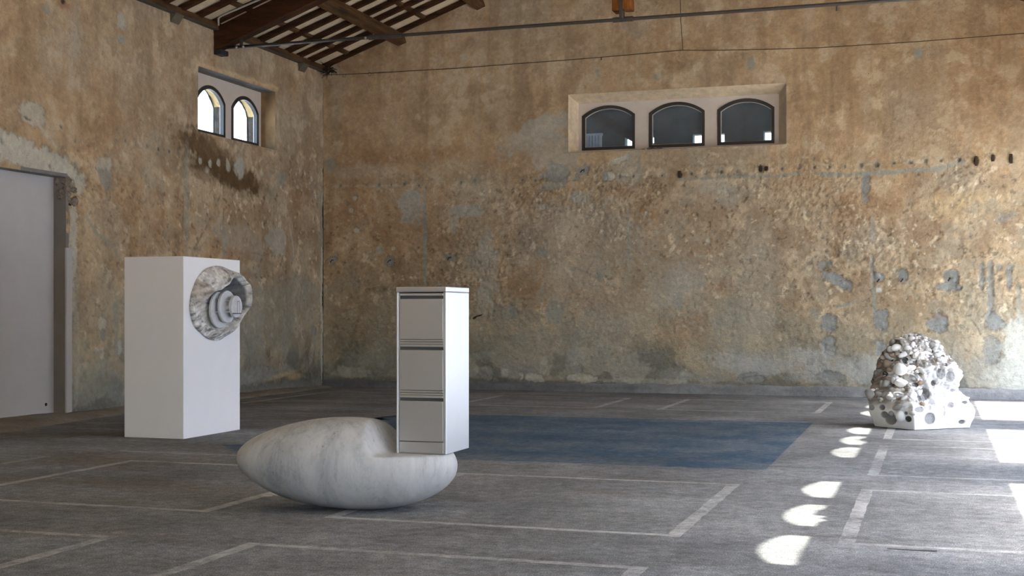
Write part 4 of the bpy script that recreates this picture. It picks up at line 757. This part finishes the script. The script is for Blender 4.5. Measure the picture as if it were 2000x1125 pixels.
for x in (-11.25, -10.7):
    bm = bmesh.new(); tube(bm, [(x - XL + .035 * math.cos(a * PI / 6), 0, -.035 + .035 * math.sin(a * PI / 6)) for a in range(12)], .004, 5); bm_obj('wire_loop', bm, M['wire'], cb)
bm = bmesh.new(); tube(bm, [(-5.97 - XL, 0, .01), (-5.97 - XL, 0, -.04)], .012, 6); bm_obj('wire_clip', bm, M['wire'], cb)
# low building beyond the left windows
ob = empty('neighbour_building', (-30, 42, 0)); tag(ob, 'pale roofed outbuilding glimpsed through the right-hand left-wall window', 'building')
boxo('outer_wall', -5, 5, -6, 6, -.1, 6.2, M['pale_roof'], ob)
bm = bmesh.new(); prism(bm, [(-5.5, -6.5, 6.2), (5.5, -6.5, 6.2), (0, -6.5, 7.6)], (0, 13, 0)); bm_obj('roof', bm, M['pale_roof'], ob)

# ================================================================== THE SCULPTURES
# ---- white pedestal box
ped = boxo('pedestal', 0, .815, 0, 1.31, 0, 2.165, M['white_paint'], None, .004); ped.location = (-9.29, 13.42, 0)
tag(ped, 'tall white box plinth carrying the grey cast relief on its side', 'pedestal')

# ---- cast relief on the pedestal's right face: y runs away from the camera, z up, x out of the face
XF = -8.475
rel = empty('relief_sculpture', (XF, 14.10, 1.60)); tag(rel, 'grey hood-shaped cast sculpture with stepped discs on the white plinth', 'sculpture')
def cyc(pts, n):
    """closed smooth curve through pts (angle, value...) sampled at n angles"""
    a = np.array([p[0] for p in pts]); v = np.array([p[1:] for p in pts], float); o = np.argsort(a); a, v = a[o], v[o]
    a = np.concatenate([a - 360, a, a + 360]); v = np.concatenate([v, v, v]); q = np.linspace(0, 360, n, endpoint=False)
    res = np.stack([np.interp(q, a, v[:, j]) for j in range(v.shape[1])], 1)
    ker = np.hanning(max(5, n // 20 | 1)); ker /= ker.sum(); kk = len(ker) // 2
    return np.stack([np.convolve(np.concatenate([res[-kk:, j], res[:, j], res[:kk, j]]), ker, 'valid') for j in range(res.shape[1])], 1)
# angle (0 = away from camera, 90 = up), rim radius, lip radius, lip height, inner floor radius
RIM = [(0, .47, .45, .27, .30), (25, .52, .50, .26, .33), (50, .54, .47, .24, .30), (75, .48, .36, .24, .24), (100, .46, .26, .25, .20), (130, .48, .25, .22, .20), (160, .52, .33, .14, .25), (185, .56, .45, .07, .36), (205, .54, .42, .05, .36), (230, .46, .36, .07, .30), (260, .44, .35, .10, .29), (290, .45, .37, .14, .29), (320, .44, .39, .18, .29), (345, .45, .41, .23, .29)]
N = 200; cv = cyc(RIM, N); ang = np.radians(np.linspace(0, 360, N, endpoint=False))
Rr, Rl, Hl, Rf = cv.T
prof = [(0, 0, 0.0), (0, 0, .35), ]
rows = []; 
def ringrow(r, x): rows.append(np.stack([x, r * np.cos(ang), r * np.sin(ang)], 1))
ringrow(Rr, Rr * 0 + .002); ringrow(Rr * 1.01, Rr * 0 + .03)
for t in np.linspace(.08, 1, 13):
    s = 1 - (1 - t) ** 1.6; ringrow(Rr + (Rl - Rr) * (t ** .9), .03 + (Hl - .03) * s)
ringrow(Rl - .012, Hl + .004); ringrow(Rl - .022, Hl - .012)
for t in np.linspace(.15, 1, 8): ringrow(Rl - .022 + (Rf - Rl + .022) * t, (Hl - .012) * (1 - t) + .035 * t)
ringrow(Rf * .5, Rf * 0 + .03); ringrow(Rf * .02, Rf * 0 + .03)
P = np.array(rows); nr = len(P)
A2, R2 = np.meshgrid(np.arange(N + 0), np.arange(nr))
yy, zz = P[..., 1], P[..., 2]
lump = fbm(yy + 5, zz + 5, 5, 4, 91) - .5; fine = fbm(yy + 5, zz + 5, 16, 4, 92) - .5
wgt = np.ones(nr); wgt[:2] = 0; wgt[-2:] = 0; wgt[15:17] = .3
P[..., 0] = P[..., 0] + (lump * .07 + fine * .02) * wgt[:, None] * (P[..., 0] > .02)
P[..., 0] = np.maximum(P[..., 0], .002)
P = np.concatenate([P, P[:, :1]], 1)
st = fbm(P[..., 1] * 2 + P[..., 2] * 1.3, P[..., 2] * 6 - P[..., 1] * 3, 4, 6, 93, .7)
C = np.empty(P.shape); C[:] = lin(192, 190, 185)
mx_ = lambda m, c: C * (1 - m[..., None]) + c * m[..., None]
C = mx_(sstep(.52, .66, st) * .85, lin(236, 235, 231)); C = mx_(sstep(.46, .32, st) * .85, lin(92, 89, 84)); C = mx_(sstep(.55, .7, fbm(P[..., 1] + 2, P[..., 2], 4, 4, 94)) * .5, lin(150, 138, 122))
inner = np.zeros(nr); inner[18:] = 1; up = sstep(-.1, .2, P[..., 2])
hollow_shade = sstep(-25, 0, np.degrees(np.arctan2(P[..., 2], P[..., 1]))) * sstep(92, 72, np.degrees(np.arctan2(P[..., 2], P[..., 1])))
C = mx_(inner[:, None] * hollow_shade * .9, lin(86, 86, 88)); C = mx_(inner[:, None] * sstep(-100, -120, np.degrees(np.arctan2(P[..., 2], P[..., 1]))) * .6, lin(214, 212, 206))  # shade of the hollow painted in: dark far side, pale lower side
shell = grid_obj('shell', P, np.ones((nr - 1, N), bool), C, M['metal_tint'], rel)
def disc(name, x, y, z, r, th, tilt=0.0, m='disc', parent=rel):
    bm = bmesh.new(); g = bmesh.ops.create_cone(bm, cap_ends=True, segments=56, radius1=r, radius2=r * .985, depth=th, matrix=Matrix.Translation((x, y, z)) @ Matrix.Rotation(PI / 2, 4, 'Y'))
    return bm_obj(name, bm, M[m], parent, bevel=.006)
disc('stepped_disc', .09, -.02, -.07, .225, .03); disc('stepped_disc', .155, .045, -.03, .20, .03)
d3 = disc('front_disc', .245, .10, -.03, .137, .035)
bm = bmesh.new(); prism(bm, [(.258, .112, -.10), (.258, .150, -.10), (.258, .150, .04), (.258, .112, .04)], (.012, 0, 0))
bm_obj('arched_slot', bm, M['disc_dark'], d3); boxo('slot_tongue', .262, .274, .105, .138, -.105, .035, M['disc'], d3)
boxo('disc_ledge', .245, .27, .0, .20, -.118, -.108, M['disc_dark'], d3)
for z, y0, y1, x0, x1 in ((.055, -.14, .02, .09, .15), (-.10, -.14, .05, .09, .16), (.035, -.03, .10, .16, .24), (-.10, -.03, .10, .16, .24)):
    boxo('fin', x0, x1, y0, y1, z, z + .012, M['disc'], rel)
bm = bmesh.new(); tube(bm, [(.20, .08, -.03), (.085, .03, -.055)], .07, 24); bm_obj('core_boss', bm, M['disc'], rel)

# ---- marble egg with a ledge cut into it
RT, FW = Vector((CT, ST, 0)), Vector((-ST, CT, 0))
egg_o = Vector((0, 0, 0)) + FW * 9.93 + RT * (-1.26)
OUT = [(461, 890), (470, 874), (485, 862), (505, 850), (540, 836), (580, 825), (620, 818.5), (660, 815), (700, 815), (740, 819), (780, 827), (820, 839), (855, 856), (880, 878), (893, 900), (894, 912), (890, 927), (880, 942), (862, 959), (838, 972), (805, 983), (765, 991), (720, 994.5), (680, 993), (640, 989), (600, 982), (560, 972), (525, 957), (495, 939), (475, 920), (464, 905)]
Q = np.array([((x - 1000) / 2540 * 9.93 + 1.26, 1.5 - (y - 610) / 2540 * 9.93) for x, y in OUT])
zm = .352; an = np.arctan2((Q[:, 1] - zm) / .36, Q[:, 0] / .86); ra = np.hypot((Q[:, 1] - zm) / .36, Q[:, 0] / .86)
o = np.argsort(an); an, ra = an[o], ra[o]; A = np.concatenate([an - 2 * PI, an, an + 2 * PI]); Rv = np.concatenate([ra] * 3)
dense = np.linspace(-PI, PI, 720, endpoint=False); rv = np.interp(dense, A, Rv); ft = np.fft.rfft(rv); ft[7:] = 0; rv = np.fft.irfft(ft, 720)
oxz = np.stack([np.cos(dense) * rv * .86, np.sin(dense) * rv * .36 + zm], 1)
s0, s1 = oxz[:, 0].min(), oxz[:, 0].max(); NR, NS = 90, 96; verts, faces = [], []
upm = oxz[dense >= 0]; lom = oxz[dense < 0]; upm = upm[np.argsort(upm[:, 0])]; lom = lom[np.argsort(lom[:, 0])]
for i in range(NR + 1):
    s = (s0 + s1) / 2 - (s1 - s0) / 2 * math.cos(PI * (.004 + .992 * i / NR)); zt_ = np.interp(s, upm[:, 0], upm[:, 1]); zb_ = np.interp(s, lom[:, 0], lom[:, 1])
    cz, b = (zt_ + zb_) / 2, max(.004, (zt_ - zb_) / 2)
    for k in range(NS):
        a = 2 * PI * k / NS; verts.append((s, math.cos(a) * b * 1.14, cz + math.sin(a) * b))
for i in range(NR):
    for k in range(NS): faces.append((i * NS + k, (i + 1) * NS + k, (i + 1) * NS + (k + 1) % NS, i * NS + (k + 1) % NS))
faces.append(tuple(range(NS))); faces.append(tuple(range(NR * NS + NS - 1, NR * NS - 1, -1)))
egg = mesh_obj('marble_egg', verts, faces, M['marble'], None, True)
ZC = .433
cut = [(1.9, ZC), (.385, ZC), (.352, ZC + .010), (.325, ZC + .035), (.30, ZC + .08), (.275, ZC + .14), (.245, ZC + .20), (.20, ZC + .26), (.12, ZC + .33), (.0, ZC + .42), (.0, ZC + .7), (1.9, ZC + .7)]
bm = bmesh.new(); prism(bm, [(x - .9 * .36, -.9, z) for x, z in cut], (1.8 * .36, 1.8, 0)); cutter = bm_obj('cutter', bm, M['marble'])
md = egg.modifiers.new('cut', 'BOOLEAN'); md.operation = 'DIFFERENCE'; md.object = cutter; md.solver = 'EXACT'
md = egg.modifiers.new('re', 'REMESH'); md.mode = 'VOXEL'; md.voxel_size = .0105; md.use_smooth_shade = True
md = egg.modifiers.new('sm', 'SMOOTH'); md.factor = .5; md.iterations = 14
dg = bpy.context.evaluated_depsgraph_get(); me = bpy.data.meshes.new_from_object(egg.evaluated_get(dg)); egg.modifiers.clear(); egg.data = me
me.polygons.foreach_set('use_smooth', [True] * len(me.polygons)); bpy.data.objects.remove(cutter)
zmin = min(v.co.z for v in me.vertices)
egg.matrix_world = Matrix(((CT, -ST, 0, egg_o.x), (ST, CT, 0, egg_o.y), (0, 0, 1, -zmin), (0, 0, 0, 1)))
tag(egg, 'large grey-veined white marble egg lying on the floor under the cabinet', 'sculpture')

# ---- filing cabinet standing on the ledge
W_, D_, HT = .402, .503, 1.255
fr = RT * (-.4937) + FW * 9.72
cab = empty('filing_cabinet', (fr.x - W_ / 2, fr.y + D_ / 2, ZC - zmin + .002)); tag(cab, 'tall white three-drawer filing cabinet balanced on the marble egg', 'cabinet')
w, d = W_ / 2, D_ / 2; T = .012
bm = bmesh.new(); box(bm, -w, -w + T, -d, d, 0, HT - .04); bm_obj('side_panel', bm, M['cabinet'], cab, bevel=.003)
bm = bmesh.new(); box(bm, w - T, w, -d, d, 0, HT - .04); bm_obj('side_panel', bm, M['cabinet'], cab, bevel=.003)
boxo('back_panel', -w + T, w - T, d - .01, d, 0, HT - .04, M['cabinet'], cab); boxo('bottom_panel', -w + T, w - T, -d + .02, d - .01, .0, .012, M['cabinet'], cab)
boxo('top_panel', -w - .002, w + .002, -d - .003, d, HT - .037, HT, M['cabinet'], cab, .004)
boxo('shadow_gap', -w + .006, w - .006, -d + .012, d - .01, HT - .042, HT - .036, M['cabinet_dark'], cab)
tag(boxo('inner_stile', -w + .006, -w + T + .004, -d - .001, -d + .03, .0, HT - .04, M['white_paint'], cab, .0015), 'white strip painting a bevel highlight on the edge')  # left stile whitened as a painted bevel highlight
boxo('inner_stile', w - T - .012, w - T, -d + .006, -d + .03, .0, HT - .04, M['cabinet'], cab, .002)
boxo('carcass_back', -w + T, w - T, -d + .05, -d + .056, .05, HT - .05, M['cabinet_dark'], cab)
boxo('kick_plate', -w + T + .012, w - T - .012, -d + .004, -d + .02, .006, .088, M['cabinet'], cab, .002)
zs_ = [(.093, .438), (.478, .822), (.862, HT - .048)]
xi = w - T - .013
for z0, z1 in zs_:
    dr = boxo('drawer', -xi, xi, -d + .002, -d + .022, z0, z1 - .042, M['cabinet'], cab, .002)
    # recessed pull along the drawer's top edge
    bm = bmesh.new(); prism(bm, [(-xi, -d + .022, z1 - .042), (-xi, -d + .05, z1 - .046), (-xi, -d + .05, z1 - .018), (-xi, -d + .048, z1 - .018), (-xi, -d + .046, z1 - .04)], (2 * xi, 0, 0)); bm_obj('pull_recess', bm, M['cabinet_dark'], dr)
    boxo('pull_lip', -xi, xi, -d + .003, -d + .026, z1 - .018, z1, M['cabinet'], dr, .002)
for z0, z1 in ((.441, .4745), (.825, .8585)):
    boxo('rail', -xi, xi, -d + .005, -d + .03, z0, (z0 + z1) / 2 - .002, M['cabinet'], cab, .002); boxo('rail', -xi, xi, -d + .003, -d + .03, (z0 + z1) / 2 + .002, z1, M['cabinet'], cab, .002)

# ---- white cast rock with pebbles
PHI = math.atan(5.33 / 17.1)
rock = empty('pebble_rock', tuple(FW * 17.1 + RT * 5.33), TH - PHI); tag(rock, 'white craggy cast rock studded with pebbles and round pits near the right', 'sculpture')
LP = [(0, -.60), (.21, -.685), (.25, -.68), (.42, -.65), (.49, -.60), (.62, -.565), (.69, -.53), (.79, -.50), (.89, -.46), (.96, -.42), (1.03, -.37), (1.13, -.29), (1.19, -.20), (1.235, -.10)]
RP = [(0, .64), (.14, .70), (.22, .71), (.32, .67), (.375, .63), (.436, .585), (.47, .53), (.56, .525), (.66, .51), (.79, .48), (.82, .45), (.89, .39), (.96, .36), (1.04, .30), (1.11, .23), (1.17, .10), (1.235, -.02)]
NT, NZ = 400, 260; zt_ = 1.235
th = np.linspace(0, 2 * PI, NT, endpoint=False)
poly = np.array([(.65, -.05), (.36, .56), (-.52, .32), (-.58, -.19), (-.056, -.62)]); pa = np.arctan2(poly[:, 1], poly[:, 0]); o = np.argsort(pa); poly, pa = poly[o], pa[o]
def poly_r(t):
    r = np.zeros_like(t); dirs = np.stack([np.cos(t), np.sin(t)], 1); n = len(poly)
    for i in range(n):
        a, b = poly[i], poly[(i + 1) % n]; e = b - a
        den = dirs[:, 0] * e[1] - dirs[:, 1] * e[0]; tt = (a[0] * e[1] - a[1] * e[0]) / np.where(abs(den) < 1e-9, 1e-9, den); uu = (a[0] * dirs[:, 1] - a[1] * dirs[:, 0]) / np.where(abs(den) < 1e-9, 1e-9, den)
        ok = (tt > 0) & (uu >= -1e-6) & (uu <= 1 + 1e-6); r[ok] = tt[ok]
    return r
pr = poly_r(th); px_, py_ = pr * np.cos(th) / .62, pr * np.sin(th) / .62
zl = np.concatenate([np.linspace(0, zt_ * .97, NZ - 12), zt_ - (zt_ * .03) * (1 - np.linspace(0, 1, 13)[1:]) ** 2]); NZ = len(zl)
bl = sstep(.25, .85, zl)[:, None]
ux = px_ * (1 - bl) + np.cos(th) * bl; uy = py_ * (1 - bl) + np.sin(th) * .85 * bl
Lz = np.interp(zl, *zip(*LP))[:, None]; Rz = np.interp(zl, *zip(*RP))[:, None]; cs, hw = (Lz + Rz) / 2, np.maximum((Rz - Lz) / 2, .004)
mxr = np.maximum(np.abs(ux).max(1, keepdims=True), 1e-6); ux = ux / mxr
X = cs + hw * ux; Y = hw * uy * (1 - .12 * bl); Z = np.repeat(zl[:, None], NT, 1)
Z[-1] = zl[-1]
ca, sa = np.cos(th)[None], np.sin(th)[None]
u3, v3 = X * 1.0 + 3 + Y * .7, Z + Y * .55 + 3
crag = sstep(.20, .40, Z + .10 * (fbm(u3, v3, 4, 2, 31) - .5))
lump = fbm(u3, v3, 6, 4, 32, .6) - .5; rid = np.abs(fbm(u3 * 2.2, v3 * .6, 3, 4, 33) - .5)
lft_m = sstep(.10, -.12, X - .10 + .25 * (Z - .6) * -1 + .15 * (fbm(u3, v3, 5, 2, 34) - .5)); lft_m = np.maximum(lft_m, sstep(.72, .86, Z - .10 * X + .1 * lump)) * crag
dsp = lump * (.03 + .13 * crag) + (.12 - rid) * .22 * crag * (1 - lft_m) * (sa < .4) + (fbm(u3, v3, 22, 2, 35) - .5) * (.006 + .03 * crag)
fade = sstep(0, .06, zt_ - Z)
X = X + ca * dsp * fade; Y = Y + sa * dsp * fade; Z = Z + .4 * dsp * fade * crag
# flare on the right flank
fl = np.exp(-(((Z - .40) / .05) ** 2)) * np.exp(-(((th[None] - .0) / .35) ** 2)); X += .05 * fl
C = np.empty(X.shape + (3,)); C[:] = lin(218, 219, 220)
def rmix(m, c):
    global C
    C = C * (1 - m[..., None]) + c * m[..., None]
grit = fbm(u3, v3, 13, 4, 36, .65)
rmix(lft_m * sstep(.66, .46, grit) * .8, lin(150, 143, 134)); rmix(lft_m * sstep(.50, .34, grit) * .8, lin(98, 84, 70))  # brown-grey mottle, darkened to paint shade into the gaps between pebbles
rmix(sstep(-.22, -.42, X) * crag * sstep(.36, .55, grit) * .8, lin(112, 92, 74))
rmix((1 - crag) * sstep(-.15, -.5, X) * .35, lin(196, 188, 172)); rmix((1 - lft_m) * crag * sstep(.55, .75, fbm(u3, v3, 8, 3, 37)) * .25, lin(200, 200, 200))
# round pits pressed into the cast: (s, z, ru, rv, grey)
def spx(px, py): return ((px - 1791.7) / 148.5, 1.5 - (py - 610) / 148.5)
PITS = [(1726.4, 793.5, 5, 5, 120), (1742.8, 815, 10, 10.5, 140), (1775.5, 811.5, 5.5, 5.5, 70), (1771, 800.6, 3, 3, 120), (1814, 811, 9, 11, 150), (1873.6, 820, 6, 4, 120), (1838, 798, 5, 10, 190), (1853, 733, 8, 10, 160), (1834.7, 726, 8, 11, 150), (1839, 748.5, 6, 6, 195), (1853, 787, 6, 5, 150), (1821, 745, 4.5, 5, 120), (1814, 791, 3, 4, 170), (1844, 710.7, 3.5, 3.5, 90), (1803, 766, 11, 11, 140), (1778.5, 735, 14, 9, 165), (1759, 725, 5, 5, 130), (1731.5, 729, 5, 4.5, 70), (1769, 702.5, 6, 6, 90), (1745, 697, 3, 2.5, 60), (1744, 703, 3, 2, 60), (1706, 795.5, 5.5, 5, 150), (1697, 790, 4, 6, 120), (1745, 748.5, 4, 6, 110), (1730.5, 807, 6, 6, 130), (1795, 793.5, 8, 5, 150), (1857, 760, 5, 3.5, 170), (1847, 753, 5, 5, 185), (1783, 709, 6, 6, 165), (1862, 770, 9, 7, 205), (1816, 700, 5, 5, 140), (1800, 690, 4, 3, 120), (1788, 748, 6, 4, 110), (1811, 683, 4, 4, 130), (1752, 712, 3, 3, 90), (1879, 783, 5, 3, 120)]
front = sa + 0 * X < .25
for px, py, rx, ry, g in PITS:
    s, z = spx(px, py); ru, rv_ = rx / 148.5 * 1.08, ry / 148.5 * 1.08
    d = np.sqrt(((X - s) / ru) ** 2 + ((Z - z) / rv_) ** 2); m = sstep(1.06, .94, d) * front; deep = min(ru, rv_) * (.75 if g < 135 else .4)
    pull = deep * np.sqrt(np.clip(1 - d ** 2, 0, 1)) ** .8 * front
    X = X - ca * pull; Y = Y - sa * pull; rmix(m, lin(g, g, g) * .85)
Y0min = Y[0].min()
P = np.stack([X, Y, Z], -1); P[-1, :, 0] = P[-1, :, 0].mean(); P[-1, :, 1] = P[-1, :, 1].mean()
P = np.concatenate([P, P[:, :1]], 1); C = np.concatenate([C, C[:, :1]], 1)
P[0, :, 2] = .012
body = grid_obj('rock_body', P, np.ones((P.shape[0] - 1, P.shape[1] - 1), bool), C, M['stone_tint'], rock)
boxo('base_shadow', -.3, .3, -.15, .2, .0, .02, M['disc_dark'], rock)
# loose-looking pebbles bedded in the surface
peb_mats = [m_simple('pebble_white', lin(220, 220, 219), .8, .05, 12, .1), m_simple('pebble_pale_grey', lin(190, 190, 188), .8, .08, 12, .1), m_simple('pebble_grey', lin(146, 144, 141), .8, .1, 12, .15), m_simple('pebble_brown', lin(134, 116, 100), .85, .2, 14, .3), m_simple('pebble_dark', lin(88, 82, 78), .85, .2, 14, .2), m_simple('pebble_pink', lin(206, 192, 182), .85, .06, 14, .1)]
peb_mesh = {}
def pebble_mesh(shape, mi):
    if (shape, mi) in peb_mesh: return peb_mesh[(shape, mi)]
    rnd = random.Random(shape); bm = bmesh.new(); bmesh.ops.create_icosphere(bm, subdivisions=3, radius=1)
    a, b = rnd.uniform(0, 6), rnd.uniform(.04, .12)
    for v in bm.verts:
        p = v.co; v.co = p * (1 + b * math.sin(2.1 * p.x + a) * math.cos(1.7 * p.z - a) + b * .5 * math.sin(3 * p.y + 2 * a))
    me = bpy.data.meshes.new('pebble'); bm.to_mesh(me); bm.free(); me.polygons.foreach_set('use_smooth', [True] * len(me.polygons)); me.materials.append(peb_mats[mi]); peb_mesh[(shape, mi)] = me; return me
bvh = BVHTree.FromPolygons([tuple(v.co) for v in body.data.vertices], [tuple(p.vertices) for p in body.data.polygons])
def pebble(s, z, ra, rb, rot, mi, shape, prn, dirv=(0, 1, 0)):
    hit = bvh.ray_cast(Vector((s, -3, z)) if dirv == (0, 1, 0) else Vector((s, 0, z)), Vector(dirv))
    if hit[0] is None: return
    p, nr_ = hit[0], hit[1]
    if nr_.dot(Vector(dirv)) > 0: nr_ = -nr_
    o = bpy.data.objects.new('pebble', pebble_mesh(shape, mi)); link(o, rock)
    tx = Vector((math.cos(rot), 0, math.sin(rot))); tx = (tx - nr_ * tx.dot(nr_)).normalized(); ty = nr_.cross(tx)
    rc = min(ra, rb) * .8
    o.matrix_local = Matrix.Translation(p + nr_ * rc * prn) @ Matrix((tx, ty, nr_)).transposed().to_4x4() @ Matrix.Diagonal((ra, rb, rc, 1))
BIG = [(1752, 679, 11, 7, 20, 0), (1787, 664, 9, 4, 30, 0), (1783, 674, 5, 8, 0, 0), (1768, 691, 13, 5, 25, 0), (1772, 678, 6, 6, 0, 1), (1796, 693, 9, 4, 20, 0), (1761, 718, 14, 12, 0, 0), (1811, 717, 14, 5, 28, 0), (1704, 769, 9, 11, 40, 2), (1756, 790, 13, 6, 25, 2), (1828, 692, 7, 4.5, 10, 1), (1834, 678, 6, 5, -30, 0), (1763, 745, 14, 9, -10, 0), (1803, 734, 5, 7, 0, 1), (1768, 773, 7, 4, 50, 1), (1760, 761, 12, 6, -10, 1), (1783, 755, 10, 4, -8, 1), (1793, 763, 6, 8, 0, 1), (1721, 767, 8, 5, -10, 2), (1785, 776, 5, 4, 20, 0), (1762, 806, 10, 11, 0, 0), (1742, 767, 5, 5, 0, 1), (1728, 698, 7, 4, 0, 5), (1742, 682, 7, 6, 0, 0), (1727, 747, 6, 8, 10, 2), (1716, 728, 6, 7, 0, 2), (1740, 722, 7, 5, 0, 3), (1748, 740, 5, 8, 0, 1), (1822, 660, 6, 3, -30, 1), (1842, 700, 4, 8, 0, 0), (1780, 690, 6, 5, 0, 0), (1722, 715, 7, 6, 0, 3), (1735, 710, 8, 8, 0, 3), (1796, 745, 7, 5, 20, 3), (1800, 785, 6, 5, 0, 3), (1783, 800, 8, 4, -15, 1), (1745, 803, 6, 5, 0, 2), (1862, 745, 6, 4, 0, 0)]
for i, (px, py, a, b, rot, mi) in enumerate(BIG):
    s, z = spx(px, py); pebble(s, z, a / 148.5, b / 148.5, math.radians(rot), mi, i % 8, .25)
rnd = random.Random(21); cnt = 0
while cnt < 205:
    z = rnd.uniform(.34, 1.2); L0, R0 = np.interp(z, *zip(*LP)), np.interp(z, *zip(*RP)); s = rnd.uniform(L0, R0)
    edge_ = .12 + .30 * (z - .62) * 1.0
    if not (s < .06 + .25 * (z - .6) + rnd.uniform(-.08, .08) or z > .82 - rnd.uniform(0, .1)): continue
    big = rnd.random() < .25; a = rnd.uniform(.035, .06) if big else rnd.uniform(.014, .034); b = a * rnd.uniform(.45, .9)
    r_ = rnd.random(); left = s < -.25 and z > .5
    mi = (3 if r_ < .25 else 4 if r_ < .5 else 2 if r_ < .8 else 1) if left else (0 if r_ < .45 else 1 if r_ < .74 else 2 if r_ < .93 else 4 if r_ < .97 else 3)
    pebble(s, z, a, b, rnd.uniform(-.6, 1.0), mi, rnd.randrange(8), .3, (0, 1, 0)); cnt += 1
